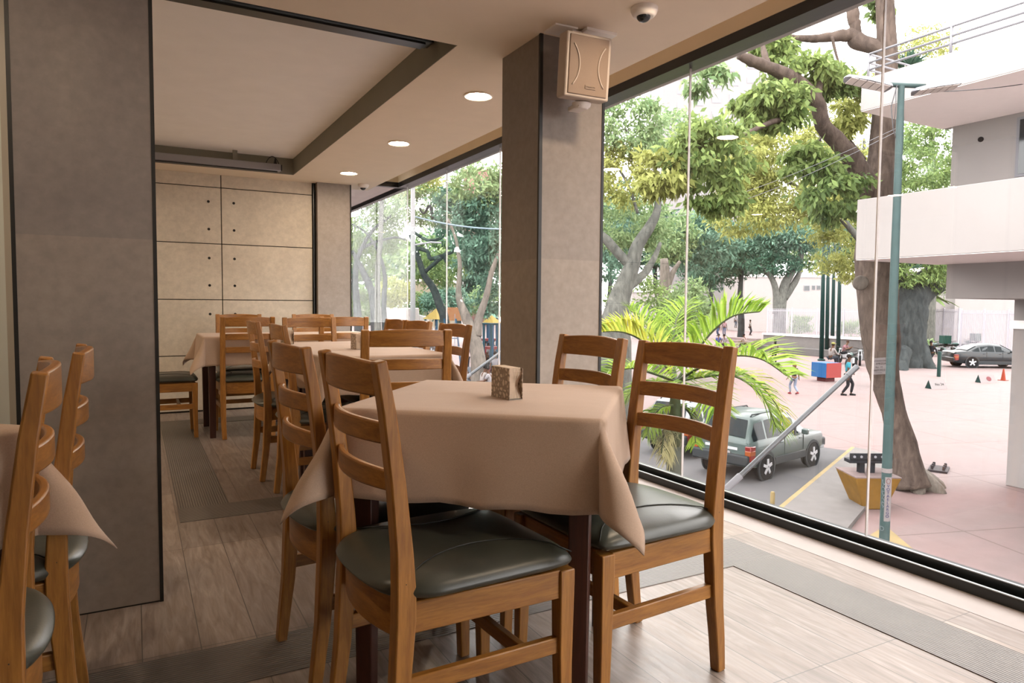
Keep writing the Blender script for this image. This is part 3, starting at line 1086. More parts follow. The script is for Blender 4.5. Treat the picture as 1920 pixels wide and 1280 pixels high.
# --- far white building behind the fence on that side
def far_block(name, label, px0, px1, pyt, d, dep=10, mat=None, wins=(), cat='building'):
    a = at(px0, 578, d)
    b = at(px1, 578, d)
    top = at((px0 + px1) / 2, pyt, d).z
    u = (b - a)
    u.z = 0
    L = u.length
    u.normalize()
    t = thing(name, label, cat, (a.x, a.y, ZS), math.atan2(u.y, u.x))
    H = top - ZS
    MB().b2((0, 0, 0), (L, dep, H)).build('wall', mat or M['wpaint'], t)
    MB().b2((-.15, -.15, H), (L + .15, dep + .15, H + .35)).build('roof', M['wpaintd'], t)
    for wx0, wx1, wy0, wy1 in wins:
        k = d / FPX
        x0 = (wx0 - px0) / (px1 - px0) * L
        x1 = (wx1 - px0) / (px1 - px0) * L
        z1 = at((wx0 + wx1) / 2, wy0, d).z - ZS
        z0 = at((wx0 + wx1) / 2, wy1, d).z - ZS
        f = MB().b2((x0, -.06, z0), (x1, .05, z1)).build('window', M['rail'], t)
        MB().b2((x0 + (x1 - x0) * .08, -.08, z0 + (z1 - z0) * .08), (x1 - (x1 - x0) * .08, -.05, z1 - (z1 - z0) * .08)).build('pane', M['rail'] if len(wins) > 10 else M['darkglass'], f)
    return t
far_block('annex_building', 'plain bright white block behind the railing beyond the parked black car', 1790, 2050, 505, 62)
far_block('plaza_building', 'long low white building with small square windows beyond the park fence', 1395, 1640, 520, 105, wins=[(1506, 1517, 535, 545), (1521, 1527, 535, 543), (1530, 1537, 535, 543)])
hw = []
for r in range(6):
    for c_ in range(5):
        hw.append((1262 + c_ * 32, 1278 + c_ * 32, 120 + r * 26 - c_ * 5, 131 + r * 26 - c_ * 5))
far_block('apartment_tower', 'pale high-rise with rows of grey windows above the trees', 1235, 1425, 96, 150, 14, simple('pale_tower', 'd3cccd', .8, k=.23), hw)
far_block('pink_tower', 'pink tower block glimpsed high between the leaves of the far window', 868, 918, 320, 120, 12, osimple('pink_wall', 'b98d85', .8))
cb = far_block('arched_building', 'cream building with an arched window beyond the playground', 770, 845, 528, 95, 8, osimple('cream_wall', 'b3a58f', .8), [(800, 812, 566, 580)])
far_block('kiosk_building', 'low white street kiosk with a blue band beyond the big forked tree', 1185, 1262, 548, 80, 5, M['wpaint'], [(1213, 1243, 574, 582)])

# --- lamp post with two heads
lp = at(1658, 1010, 10.6)
lt = at(1690, 172, 10.6)
t = thing('street_lamp', 'teal steel lamp post with two flat lamp heads in front of the white building', 'street lamp', (lp.x, lp.y, ZS))
hh = lt.z - ZS
lean = Vector((lt.x - lp.x, lt.y - lp.y, 0)) * 0.25
MB().tube([(0, 0, 0), (0, 0, hh * .45), (lean.x, lean.y, hh)], [.074, .066, .046], 12).build('pole', M['teal'], t, smooth=40)
MB().lathe([(.052, hh * .86), (.054, hh * .87), (.054, hh * .93), (.05, hh * .94)], 12, (lean.x, lean.y, 0)).lathe([(.12, 0), (.12, .03), (.08, .05)], 12).build('collar', M['teal'], t)
side = CR.copy()
side.z = 0
side.normalize()
fwd = Vector((side.y * -1, side.x, 0))
top = Vector((lean.x, lean.y, hh))
MB().tube([top - side * .25 + Vector((0, 0, .02)), top + side * .35 - Vector((0, 0, .0))], .035, 10).build('cross_arm', M['teal'], t, smooth=True)
rz = math.atan2(side.y, side.x)
for s, tl in ((-1, R(4)), (1, R(-9))):
    c0 = top + side * (s * (.52 if s > 0 else .50)) + Vector((0, 0, .02 if s < 0 else -.05))
    rot = Matrix.Rotation(rz, 3, 'Z') @ Matrix.Rotation(tl if s > 0 else R(12), 3, 'Y') @ Matrix.Rotation(R(-8), 3, 'X')
    hd = MB()
    rings = []
    for x, wd, h0, h1 in ((-.40, .03, .02, .035), (-.36, .10, 0, .055), (0, .13, 0, .085), (.36, .11, 0, .06), (.40, .04, .02, .04)):
        rings.append([rot @ Vector((x * .9, -wd, h0)) + c0, rot @ Vector((x * .9, wd, h0)) + c0, rot @ Vector((x * .9, wd * .6, h1)) + c0, rot @ Vector((x * .9, -wd * .6, h1)) + c0])
    h = hd.loft(rings).build('lamp_head', M['rail'], t, smooth=30)
    g = MB()
    for k in range(5):
        g.box(rot @ Vector((-.24 + .12 * k, 0, -.006)) + c0, (.105, .20, .008), rot)
    g.build('lens', simple('lamp_lens', 'b5aaa6', .5), h)
MB().tube([top + Vector((-.1, 0, 0)), top - side * .14 - Vector((0, 0, .3)), top - side * .10 - Vector((0, 0, .62)), top - side * .02 - Vector((0, 0, .85))], .008, 6).tube([top - side * .08, top - side * .07 - Vector((0, 0, .3)), top - side * .09 - Vector((0, 0, .6))], .006, 6).build('loose_cable', M['wire'], t, smooth=True)
# paper strip with vertical lettering, wrapped on the pole
def on_pole(px, py):
    return at(px, py, 10.6 - .075)
z1, z0 = on_pole(1664, 893).z - ZS, on_pole(1664, 977).z - ZS
fdir = Vector((-lp.x, -lp.y, 0)).normalized()
sd = Vector((-fdir.y, fdir.x, 0))
ang = math.atan2(fdir.y, fdir.x)
rings = []
for z in (z0, z1):
    rr = .0735
    rings.append([(rr * math.cos(ang + a), rr * math.sin(ang + a), z) for a in [R(v) for v in range(-14, 76, 8)]])
st = MB().loft(rings, cap=False, closed=False).build('paper_strip', M['paper'], t)
tx = 'VOTAELARGO'
for i, chh in enumerate(tx):
    z = z1 - (z1 - z0) * (.20 + .076 * i)
    a = ang + R(22)
    text_mesh('lettering', chh, .058, M['inkb'], st, (.0755 * math.cos(a), .0755 * math.sin(a), z), (PI / 2, 0, a + PI / 2), sx=1.1)
a = ang + R(22)
MB().loft([[(.0765 * math.cos(a + (r_ * math.cos(k * PI / 9)) / .075), .0765 * math.sin(a + (r_ * math.cos(k * PI / 9)) / .075), z1 - (z1 - z0) * .09 + r_ * 1.3 * math.sin(k * PI / 9)) for k in range(18)] for r_ in (.026, .032)], cap=False).build('emblem', osimple('red_ink', '8a5050', .7), st)
MB().lathe([(.0745, z1 + .06), (.0750, z1 + .065), (.0750, z1 + .12), (.0745, z1 + .125)], 14).build('tape_band', M['paper'], t)
a = ang - R(30)
text_mesh('graffiti', 'D', .10, osimple('pale_graffiti', '8f9ba0', .6), t, (.0755 * math.cos(a), .0755 * math.sin(a), z0 - .12), (PI / 2, 0, a + PI / 2))
a = ang - R(28)
sc_ = []
for i in range(40):
    k = i / 39
    aa = a + R(16) * math.sin(k * 31)
    sc_.append((.0755 * math.cos(aa), .0755 * math.sin(aa), z0 + .20 + .42 * k + .02 * math.sin(k * 47)))
MB().tube(sc_, .004, 5).build('scribble', bpy.data.materials['pale_graffiti'], t, smooth=True)

# thin wires
def wire(name, label, pts, r=.006, mat=None):
    tag(MB().tube(pts, r, 5).build(name, mat or M['wire'], smooth=True), label, 'wire')
def sag(a, b, s, n=14):
    return [a.lerp(b, i / n) - Vector((0, 0, s * 4 * (i / n) * (1 - i / n))) for i in range(n + 1)]
wire('overhead_wire', 'pale overhead wire from the lamp post across to the trees, the upper one', sag(at(1690, 236, 10.6), at(1190, 396, 26), .4), .0055, M['rail'])
wire('overhead_wire', 'pale overhead wire from the lamp post across to the trees, the lower one', sag(at(1690, 242, 10.6), at(1190, 404, 26), .5), .0055, M['rail'])
wire('overhead_wire', 'dark wire from the lamp head to the balcony of the white building', sag(at(1745, 172, 10.6), at(1935, 155, 11.4), .03), .007)
wire('blue_wire', 'blue-white cable strung from the white pole in the far window', sag(at(770, 404, 24), at(1030, 424, 24), .25), .03, osimple('blue_cable', '9fb6c4', .6))

# white flag pole in the far window
p = at(774, 605, 24)
t = thing('white_pole', 'tall plain white pole among the trees of the far window', 'pole', (p.x, p.y, ZS))
MB().tube([(0, 0, 0), (0, 0, at(766, 350, 24).z - ZS)], [.105, .075], 12).build('shaft', osimple('white_pole_paint', 'a9a9ab', .5), t, smooth=True)
MB().lathe([(.09, 0), (.10, .12), (.03, .2)], 12, (0, 0, at(766, 352, 24).z - ZS)).build('cap', M['rail'], t)
MB().tube([(0, 0, 5.9), (0.5, -.4, 6.0), (.8, -.6, 5.98)], .03, 8).build('bracket', M['rail'], t)

# raking steel tubes fixed outside the facade
def rake(label, a, b, r):
    t = thing('steel_strut', label, 'steel tube', tuple(a), 0, 'raking steel struts')
    d = b - a
    MB().tube([Vector((0, 0, 0)), d], r, 14).build('tube', M['greysteel'], t, smooth=40)
    MB().tube([Vector((0, 0, 0)) - d * .02, d * .16], r * 1.35, 14).build('sleeve', M['rail'], t, smooth=40)
    MB().tube([d * .93, d * 1.004], r * 1.12, 14).build('end_cap', M['greysteel'], t, smooth=40)
    MB().tube([d * .55, d * .55 + Vector((0, 0, -.07))], .008, 6).build('hook', M['greysteel'], t)
    MB().box(-d * .03, (.14, .14, .02)).box(Vector((-.22, .0, -.06)), (.5, .05, .05)).build('wall_plate', M['greysteel'], t)
rake('raking grey steel tube just outside the near window, over the parked green car', at(1345, 932, 4.35), at(1606, 688, 4.55), .0165)
rake('raking grey steel tube outside the far window, beside the window pillar', at(868, 712, 7.4), at(950, 652, 7.8), .016)

# blue and yellow parasol seen behind the pillar
p = gp(1128, 760)
t = thing('parasol', 'blue and yellow street parasol half hidden behind the window pillar', 'parasol', (p.x, p.y, ZS))
dpt = depth(p)
hp = at(1128, 668, dpt).z - ZS
MB().tube([(0, 0, 0), (0, 0, hp)], .025, 8).build('pole', M['rail'], t)
for k in range(8):
    a0, a1 = k * PI / 4, (k + 1) * PI / 4
    rr, hz = .8, .42
    MB().add([(0, 0, hp), (rr * math.cos(a0), rr * math.sin(a0), hp - hz), (rr * math.cos(a1), rr * math.sin(a1), hp - hz)], [(0, 1, 2)]).build('canopy_panel', osimple('parasol_%s' % ('blue' if k % 2 else 'yellow'), '1d4fae' if k % 2 else 'b5a24a', .7) if k < 2 else bpy.data.materials['parasol_%s' % ('blue' if k % 2 else 'yellow')], t)

# ------------------------------------------------------------------ vehicles
M['tyre'] = osimple('tyre_rubber', '1d1e20', 0.8)
M['rim'] = simple('alloy_rim', 'a9a9ac', 0.45, .2, .2, k=.75)
M['lred'] = osimple('tail_lamp_red', '8e1f18', 0.2)
M['lamb'] = osimple('lamp_amber', 'a8521c', 0.2)
M['lwht'] = osimple('lamp_clear', 'b9bcc0', 0.15)
M['bplast'] = osimple('dark_bumper_plastic', '3a3f42', 0.6)
M['carglass'] = osimple('car_glass', '252d30', 0.1, 0.0, 0.08)
def carpaint(name, c):
    return simple(name, c, 0.35, 0.1, .25, coat=.2, k=.7)
def wheel(t, x, y, r, wd):
    rot = Matrix.Rotation(PI / 2, 3, 'X')
    w_ = MB().lathe([(r * .62, -wd / 2), (r * .93, -wd / 2), (r, -wd * .36), (r, wd * .36), (r * .93, wd / 2), (r * .62, wd / 2)], 26, (x, y, r), rot).build('wheel', M['tyre'], t, smooth=40)
    s = -1 if y < 0 else 1
    m = MB().lathe([(r * .62, -.01), (r * .66, .01), (r * .60, .012), (r * .52, -.02)], 24, (x, y + s * wd * .42, r), Matrix.Rotation(-s * PI / 2, 3, 'X'))
    m.lathe([(r * .16, 0), (r * .16, .02), (.01, .025)], 12, (x, y + s * wd * .40, r), Matrix.Rotation(-s * PI / 2, 3, 'X'))
    for k in range(5):
        a = k * 2 * PI / 5 + .3
        p0 = Vector((x + r * .1 * math.cos(a), y + s * wd * .44, r + r * .1 * math.sin(a)))
        p1 = Vector((x + r * .6 * math.cos(a), y + s * wd * .40, r + r * .6 * math.sin(a)))
        m.bar([p0, p1], .07, r * .22, side=(0, 1, 0))
    m.build('rim', M['rim'], w_, smooth=30)
def make_car(label, cat, loc, rz, paint, prof, L, W, wr, wb0, wb1, suv=True, group=None, boot=None):
    """prof: list of (x, z_bottom, z_belt, z_roof or None, belt half-width factor, roof half-width factor); x from the rear (0) to the front (L)"""
    t = thing('car', label, cat, loc, rz, group)
    hw_ = W / 2
    rings = []
    for x, zb, zl, zr, fb, fr in prof:
        a = hw_ * fb
        zr_ = zr if zr is not None else zl + .02
        f2 = fr if zr is not None else fb * .9
        b = hw_ * f2
        h = []
        pts = [(-a * .90, zb), (-a, zb + (zl - zb) * .35), (-a * .99, zl - .05), (-a * .955, zl), (-b - (a - b) * .1, zr_ - .10 if zr is not None else zl + .008), (-b * .86, zr_ - .012), (0, zr_ + .012)]
        full = pts + [(-yy, zz) for yy, zz in reversed(pts[:-1])]
        rings.append([(x, yy, zz) for yy, zz in full])
    body = MB().loft(rings).build('body', paint, t, smooth=42)
    # glass: side strips and the two screens follow the greenhouse
    gr = [p for p in prof if p[3] is not None]
    def gpt(p, k, s):
        x, zb, zl, zr, fb, fr = p
        a, b = hw_ * fb * .955, hw_ * fr
        y0, z0 = a, zl
        y1, z1 = b + (hw_ * fb - b) * .1, zr - .10
        return Vector((x, s * (y0 + (y1 - y0) * k + .006), z0 + (z1 - z0) * k))
    def lerp_prof(x):
        for p, q in zip(gr, gr[1:]):
            if p[0] <= x <= q[0]:
                f = (x - p[0]) / max(1e-6, q[0] - p[0])
                return tuple([x] + [p[i] + (q[i] - p[i]) * f for i in range(1, 6)])
        return gr[-1] if x > gr[-1][0] else gr[0]
    xs0, xs1 = gr[0][0], gr[-1][0]
    cuts = [(xs0 + .12, xs0 + (xs1 - xs0) * .24), (xs0 + (xs1 - xs0) * .27, xs0 + (xs1 - xs0) * .55), (xs0 + (xs1 - xs0) * .58, xs1 - .22)]
    for s in (-1, 1):
        for c0, c1 in cuts:
            g = MB()
            n = 6
            g.add([gpt(lerp_prof(c0 + (c1 - c0) * i / n), kk, s) for kk in (.06, .94) for i in range(n + 1)], [(i, i + 1, n + 2 + i, n + 1 + i) for i in range(n)])
            g.build('side_window', M['carglass'], t, smooth=True)
        MB().box((xs1 - .32, s * (hw_ + .07), gr[-1][2] + .06), (.10, .16, .13)).build('wing_mirror', paint, t, bevel=.03)
        for xx in (wb0 + .62, wb0 + 1.5):
            MB().box((xx, s * (hw_ * .985), gr[1][2] - .13), (.13, .03, .03)).build('door_handle', M['bplast'] if not suv else paint, t, bevel=.006)
            MB().box((xx + .14, s * (hw_ * .995), (gr[1][2] + .45) / 2 + .02), (.008, .012, gr[1][2] - .5)).build('door_gap', M['ink'], t)
        for wx_ in (wb0, wb1):
            wheel(t, wx_, s * (hw_ - .09), wr, .19)
            MB().lathe([(wr * 1.20, -.02), (wr * 1.20, .012), (wr * 1.02, .014), (wr * 1.02, -.02)], 26, (wx_, s * (hw_ * .985), wr), Matrix.Rotation(-s * PI / 2, 3, 'X')).build('wheel_arch', M['bplast'] if suv else paint, t)
            MB().lathe([(wr * 1.02, -.05), (wr * 1.02, .010), (.05, .010)], 22, (wx_, s * (hw_ * .978), wr), Matrix.Rotation(-s * PI / 2, 3, 'X')).build('wheel_well', M['ink'], t)
        MB().b2((wb0 + wr * 1.2, s * hw_ * .90, prof[2][1] - .03), (wb1 - wr * 1.2, s * hw_ * 1.0, prof[2][1] + .16)).build('sill_trim', M['bplast'] if suv else paint, t, bevel=.02)
    # rear
    x0, zb0, zl0 = prof[0][0], prof[0][1], prof[0][2]
    p0, p1 = gr[0], gr[1]
    def lean_pane(name, A, B, t0, t1, dx, dz, mat):
        def row(tt):
            x = A[0] + (B[0] - A[0]) * tt + dx
            za, zb_ = A[3] + (B[3] - A[3]) * tt - .10 * (1 - .0), A[3] + (B[3] - A[3]) * tt + .012
            yb = hw_ * (A[5] + (B[5] - A[5]) * tt) * .84
            return x, yb, zb_ - .012 + dz
        x0_, y0_, z0_ = row(t0)
        x1_, y1_, z1_ = row(t1)
        m_ = MB()
        q = [[(x0_, -y0_ * k_, z0_ + .024 * (1 - abs(k_))), (x1_, -y1_ * k_, z1_ + .024 * (1 - abs(k_)))] for k_ in (1, .5, 0, -.5, -1)]
        m_.loft(q, cap=False, closed=False)
        m_.build(name, mat, t, smooth=True)
    lean_pane('rear_window', p0, p1, .06, .86, -.012, .016, M['carglass'])
    pe, pf = gr[-1], gr[-2]
    lean_pane('windscreen', pe, pf, .06, .92, .012, .016, M['carglass'])
    MB().b2((-.10, -hw_ * .96, zb0 + .02), (.16, hw_ * .96, zb0 + .26)).build('rear_bumper', M['bplast'] if suv else paint, t, bevel=.04)
    MB().b2((L - .18, -hw_ * .90, prof[-1][1] + .02), (L + .06, hw_ * .90, prof[-1][1] + .24)).build('front_bumper', M['bplast'] if suv else paint, t, bevel=.04)
    for s in (-1, 1):
        l = MB().b2((-.02, s * hw_ * .80, zl0 - .40), (.20, s * hw_ * .995, zl0 - .06)).build('tail_lamp', M['lred'], t, bevel=.02)
        MB().b2((-.026, s * hw_ * .81, zl0 - .27), (.19, s * hw_ * .998, zl0 - .16)).build('indicator', M['lamb'], l, bevel=.01)
        MB().b2((L - .24, s * hw_ * .58, prof[-1][2] - .22), (L - .01, s * hw_ * .90, prof[-1][2] - .06)).build('head_lamp', M['lwht'], t, bevel=.02)
    pl = MB().b2((-.025, -.24, zl0 - .36), (-.005, .24, zl0 - .22)).build('number_plate', osimple('plate_white', 'b5b0b0', .5) if 'plate_white' not in bpy.data.materials else bpy.data.materials['plate_white'], t)
    text_mesh('plate_lettering', 'AB461RK', .085, M['inkb'], pl, (-.027, 0, zl0 - .29), (PI / 2, 0, -PI / 2))
    if suv:
        MB().b2((-.012, -hw_ * .55, zl0 - .18), (.02, hw_ * .55, zl0 - .12)).build('tailgate_trim', M['rim'], t)
        for s in (-1, 1):
            MB().tube([(gr[1][0] + .1, s * hw_ * .62, gr[1][3] + .005), (gr[1][0] + .15, s * hw_ * .62, gr[1][3] + .05), (gr[-2][0] - .15, s * hw_ * .62, gr[-2][3] + .05), (gr[-2][0] - .1, s * hw_ * .62, gr[-2][3] + .005)], .018, 6).build('roof_rail', M['bplast'], t)
        MB().box((gr[1][0] + .02, 0, gr[1][3] - .06), (.06, .3, .025)).build('brake_lamp', M['lred'], t)
    return t
def suv_prof(L, H):
    k = L / 4.3
    q = H / 1.68
    return [(.0, .42 * q, 1.02 * q, None, .93, .8), (.05 * k, .40 * q, 1.04 * q, 1.10 * q, .97, .90), (.38 * k, .36 * q, 1.05 * q, 1.62 * q, 1.0, .76), (1.0 * k, .33 * q, 1.04 * q, 1.68 * q, 1.0, .76), (1.8 * k, .33 * q, 1.03 * q, 1.68 * q, 1.0, .76),
            (2.35 * k, .33 * q, 1.02 * q, 1.60 * q, 1.0, .76), (3.1 * k, .33 * q, 1.00 * q, 1.04 * q, .99, .86), (3.35 * k, .33 * q, .98 * q, None, .985, .8), (4.0 * k, .36 * q, .92 * q, None, .95, .8), (4.25 * k, .40 * q, .82 * q, None, .86, .7), (L, .44 * q, .66 * q, None, .74, .6)]
rw, fw_ = gp(1438, 900), gp(1524, 874)
hd = (fw_ - rw)
hd.z = 0
wbl = hd.length
rzc = math.atan2(hd.y, hd.x)
sv = wbl / 2.55
Ls, Ws, Hs = 4.25 * sv, 1.78 * sv, 1.74 * sv
ux = Vector((math.cos(rzc), math.sin(rzc), 0))
uy = Vector((-ux.y, ux.x, 0))
wb0 = .82 * sv
org = rw + uy * (Ws / 2) - ux * wb0
make_car('grey-green sport utility car parked at the yellow kerb, tail towards the window', 'car', (org.x, org.y, ZS + .006), rzc, carpaint('grey_green_paint', '44504e'), suv_prof(Ls, Hs), Ls, Ws, .355 * sv, wb0, wb0 + wbl, True, 'cars parked at the kerb')
o2 = org + uy * (Ws + .75) + ux * .9
make_car('silver sport utility car parked beyond the grey-green one, behind the palm', 'car', (o2.x, o2.y, ZS + .006), rzc, carpaint('silver_paint', '7f8285'), suv_prof(Ls, Hs), Ls, Ws, .355 * sv, wb0, wb0 + wbl, True, 'cars parked at the kerb')
def sedan_prof(L):
    k = L / 4.5
    return [(0, .34, .84, None, .86, .8), (.08 * k, .30, .92, None, .94, .8), (.7 * k, .24, .96, .99, .99, .86), (1.35 * k, .22, .95, 1.33, 1.0, .72), (1.9 * k, .22, .94, 1.40, 1.0, .72), (2.5 * k, .22, .93, 1.36, 1.0, .72), (3.25 * k, .22, .91, .95, .99, .84), (3.5 * k, .22, .89, None, .98, .8), (4.2 * k, .26, .80, None, .93, .8), (4.45 * k, .30, .66, None, .82, .7), (L, .34, .55, None, .7, .6)]
cw = gp(1823, 690)
cs = 1.12
k = Vector((0.83, -.55, 0)).normalized()
rzk = math.atan2(k.y, k.x)
cy = Vector((-k.y, k.x, 0))
oc = cw - k * (.95 * cs) + cy * (.86 * cs)
c = make_car('black saloon car parked beyond the traffic cone', 'car', (oc.x, oc.y, ZS), rzk, carpaint('black_paint', '1b2226'), sedan_prof(4.6), 4.6, 1.72, .33, .95, 3.6, False)
c.scale = (cs, cs, cs)
# white box van by the playground
p = at(755, 612, 52)
t = thing('white_van', 'white box van parked beside the playground in the far window', 'van', (p.x, p.y, ZS), R(-20))
hv = at(755, 577, 52).z - ZS
MB().b2((-1.7, -1, .5), (1.2, 1, hv)).build('box_body', M['wpaint'], t, bevel=.05)
MB().loft([[(1.2, -.95, .5), (1.2, .95, .5), (1.2, .95, hv * .86), (1.2, -.95, hv * .86)], [(2.1, -.95, .5), (2.1, .95, .5), (1.75, .9, hv * .82), (1.75, -.9, hv * .82)], [(2.9, -.9, .5), (2.9, .9, .5), (2.85, .9, 1.1), (2.85, -.9, 1.1)]]).build('cab', M['wpaint'], t, bevel=.04)
MB().add([(2.12, -.8, 1.35), (2.12, .8, 1.35), (1.79, .75, hv * .78), (1.79, -.75, hv * .78)], [(0, 1, 2, 3)]).build('windscreen', M['carglass'], t)
for xx in (-.9, 2.1):
    for s in (-1, 1):
        wheel(t, xx, s * .9, .38, .2)

# ------------------------------------------------------------------ motorbikes
def make_bike(paint):
    t = thing('motorbike', '', 'motorbike')
    for x in (-.62, .66):
        rot = Matrix.Rotation(PI / 2, 3, 'X')
        w_ = MB().lathe([(.22, -.05), (.29, -.06), (.315, 0), (.29, .06), (.22, .05)], 20, (x, 0, .315), rot).build('wheel', M['tyre'], t, smooth=40)
        m = MB().lathe([(.22, -.02), (.22, .02), (.19, .02), (.19, -.02)], 20, (x, 0, .315), rot)
        for k in range(6):
            m.tube([(x, 0, .315), (x + .2 * math.cos(k * PI / 3), 0, .315 + .2 * math.sin(k * PI / 3))], .012, 5)
        m.build('rim', M['rim'], w_)
    MB().tube([(.66, .07, .315), (.46, .07, .85)], .025, 8).build('fork', M['rim'], t)
    MB().tube([(.66, -.07, .315), (.46, -.07, .85)], .025, 8).build('fork', M['rim'], t)
    MB().tube([(.34, -.36, 1.02), (.42, -.18, 1.0), (.45, 0, .93), (.42, .18, 1.0), (.34, .36, 1.02)], .016, 7).build('handlebar', M['ink'], t, smooth=True)
    MB().ball((.22, 0, .80), (.26, .14, .13)).build('fuel_tank', paint, t, smooth=True)
    MB().bar([(.05, 0, .80), (-.25, 0, .78), (-.62, 0, .86)], [.24, .27, .20], [.08, .10, .07], side=(0, 1, 0)).build('seat', M['tyre'], t, bevel=.02)
    MB().box((.05, 0, .48), (.36, .26, .30)).tube([(-.1, -.13, .34), (-.7, -.17, .38)], .045, 8).build('engine', M['rim'], t, bevel=.03)
    MB().bar([(-.62, 0, .315), (-.1, 0, .45), (.42, 0, .80)], .08, .07, side=(0, 1, 0)).build('frame', M['ink'], t)
    MB().ball((.56, 0, .86), (.06, .07, .07)).build('head_lamp', M['lwht'], t, smooth=True)
    MB().bar([(-.45, 0, .64), (-.85, 0, .60), (-.98, 0, .45)], .14, .03, side=(0, 1, 0)).build('mudguard', paint, t)
    return t
bk0 = make_bike(carpaint('bike_dark_green', '23413c'))
GB = 'parked motorbikes'
bikes = [(1596, 692, 200, 'parked motorbike nearest the red and blue planter'), (1612, 684, 215, 'parked motorbike against the buttress roots of the huge tree'), (1583, 680, 190, 'parked motorbike under the seated person in pink'),
         (1757, 668, 60, 'parked motorbike behind the two walkers'), (1776, 668, 75, 'parked motorbike with a green delivery box'), (1797, 667, 95, 'maroon parked motorbike leaning on its stand near the black car'), (1820, 661, 80, 'parked motorbike behind the black car')]
for i, (px, py, rz, lb) in enumerate(bikes):
    o = bk0 if i == 0 else dup(bk0)
    p = gp(px, py)
    o.location = p
    o.rotation_euler = (0, 0, R(rz))
    o.scale = (1.15,) * 3
    tag(o, lb, 'motorbike', GB)
M['gbox'] = osimple('green_box_plastic', '1c5046', 0.5)
for px, py, lb in ((1771, 668, 'dark green delivery box on the motorbike beside the walkers'), (1828, 661, 'dark green delivery box on the motorbike behind the black car')):
    p = gp(px, py)
    t = thing('delivery_box', lb, 'box', (p.x, p.y, ZS + 1.02), R(70), 'delivery boxes')
    MB().box((0, 0, .30), (.62, .60, .60)).build('body', M['gbox'], t, bevel=.03)
    MB().box((0, 0, .62), (.64, .62, .05)).build('lid', M['gbox'], t, bevel=.01)
    MB().tube([(0, 0, 0), (0, 0, -.15)], .03, 6).build('mount', M['ink'], t)

# ------------------------------------------------------------------ street furniture
# yellow wedge planter with a dark bench on it
p = gp(1617, 948)
t = thing('planter_bench', 'yellow wedge-shaped concrete block with a dark slotted bench on top', 'bench', (p.x, p.y, ZS), math.atan2(CR.y, CR.x))
k = depth(p) / FPX
hb = 62 * k
MB().loft([[(-.12, -.25, 0), (.32, -.25, 0), (.32, .25, 0), (-.12, .25, 0)], [(-.36, -.42, hb), (.52, -.42, hb), (.52, .42, hb), (-.36, .42, hb)]]).build('block', osimple('ochre_paint', '9c7434', .7, var=.2, vscale=4), t, bevel=.02)
MB().b2((-.36, -.42, hb), (.52, .42, hb + .02)).build('top_slab', M['plaza'], t)
for xx in (-.06, .14):
    MB().b2((xx - .05, -.06, hb + .02), (xx + .05, .06, hb + .22)).build('bench_foot', osimple('dark_steel', '2f3137', .5), t)
b = MB().b2((-.34, -.12, hb + .22), (.5, .12, hb + .29)).b2((-.34, -.14, hb + .29), (.5, -.10, hb + .42)).build('bench_beam', bpy.data.materials['dark_steel'], t, bevel=.01)
m = MB()
for q in range(6):
    m.lathe([(.026, 0), (.026, .01)], 10, (-.26 + q * .135, -.141, hb + .355), Matrix.Rotation(PI / 2, 3, 'X'))
m.build('slot', M['rail'], b)
# red and blue box planter
p = gp(1548, 714)
t = thing('cube_planter', 'blue and red concrete cube on a small foot, a man seated on it', 'planter', (p.x, p.y, ZS), R(-6))
MB().b2((-.30, -.30, 0), (.30, .30, .22)).build('foot', osimple('dull_red', '6f3436', .7), t)
MB().b2((-.50, -.50, .22), (.50, .50, .98)).build('blue_block', osimple('bright_blue', '2a6fb0', .6), t, bevel=.01)
MB().b2((-.50, -.515, .22), (.515, -.495, .985)).b2((.495, -.515, .22), (.515, .50, .985)).build('red_face', osimple('brick_red', 'b24a47', .6), t)

# A-frame boards
for px, py, rz, lb, em in ((1755, 728, 10, 'low black and white triangular barrier board nearer the big tree', 0), (1848, 717, 5, 'low black and white triangular barrier board with a round red sign near the cone', 1)):
    p = gp(px, py)
    t = thing('barrier_board', lb, 'barrier', (p.x, p.y, ZS), R(-30 + rz), 'triangular barrier boards')
    MB().add([(-.42, -.22, 0), (.42, -.22, 0), (.42, 0, .42), (-.42, 0, .42), (-.42, .22, 0), (.42, .22, 0)], [(0, 1, 2, 3), (5, 4, 3, 2)]).build('panel', M['paper'], t)
    MB().add([(-.421, -.22, 0), (-.421, .22, 0), (-.421, 0, .42)], [(0, 1, 2)]).add([(.421, -.22, 0), (.421, .22, 0), (.421, 0, .42)], [(0, 1, 2)]).build('end_panel', M['teald'], t)
    if em:
        MB().lathe([(.08, 0), (.13, 0), (.13, .006), (.08, .006)], 20, (.08, -.112, .21), Matrix.Rotation(R(62), 3, 'X')).build('round_mark', osimple('faded_red', '8a4f55', .7), t)
    else:
        text_mesh('lettering', 'No 24', .18, M['ink'], t, (.08, -.118, .21), (R(62), 0, 0))
p = gp(1881, 713)
t = thing('traffic_cone', 'small orange traffic cone beside the barrier board and black car', 'traffic cone', (p.x, p.y, ZS))
MB().lathe([(.12, .02), (.035, .62), (.02, .63)], 16).build('cone', osimple('cone_orange', 'a8432c', .6), t, smooth=40)
MB().b2((-.19, -.19, 0), (.19, .19, .03)).build('base', bpy.data.materials['cone_orange'], t, bevel=.01)
p = gp(1760, 706)
tag(MB().lathe([(.10, 0), (.10, 1.36), (.085, 1.42), (.01, 1.44)], 14).build('bollard', M['teald'], smooth=40, loc=p), 'dark steel bollard post at the foot of the huge tree', 'bollard')
p = gp(1448, 951)
tag(MB().lathe([(.045, 0), (.045, .27), (.035, .31), (.005, .32)], 12).build('kerb_post', M['kerby'], smooth=40, loc=p), 'short yellow post beside the kerb below the window', 'bollard')
p = gp(1760, 881)
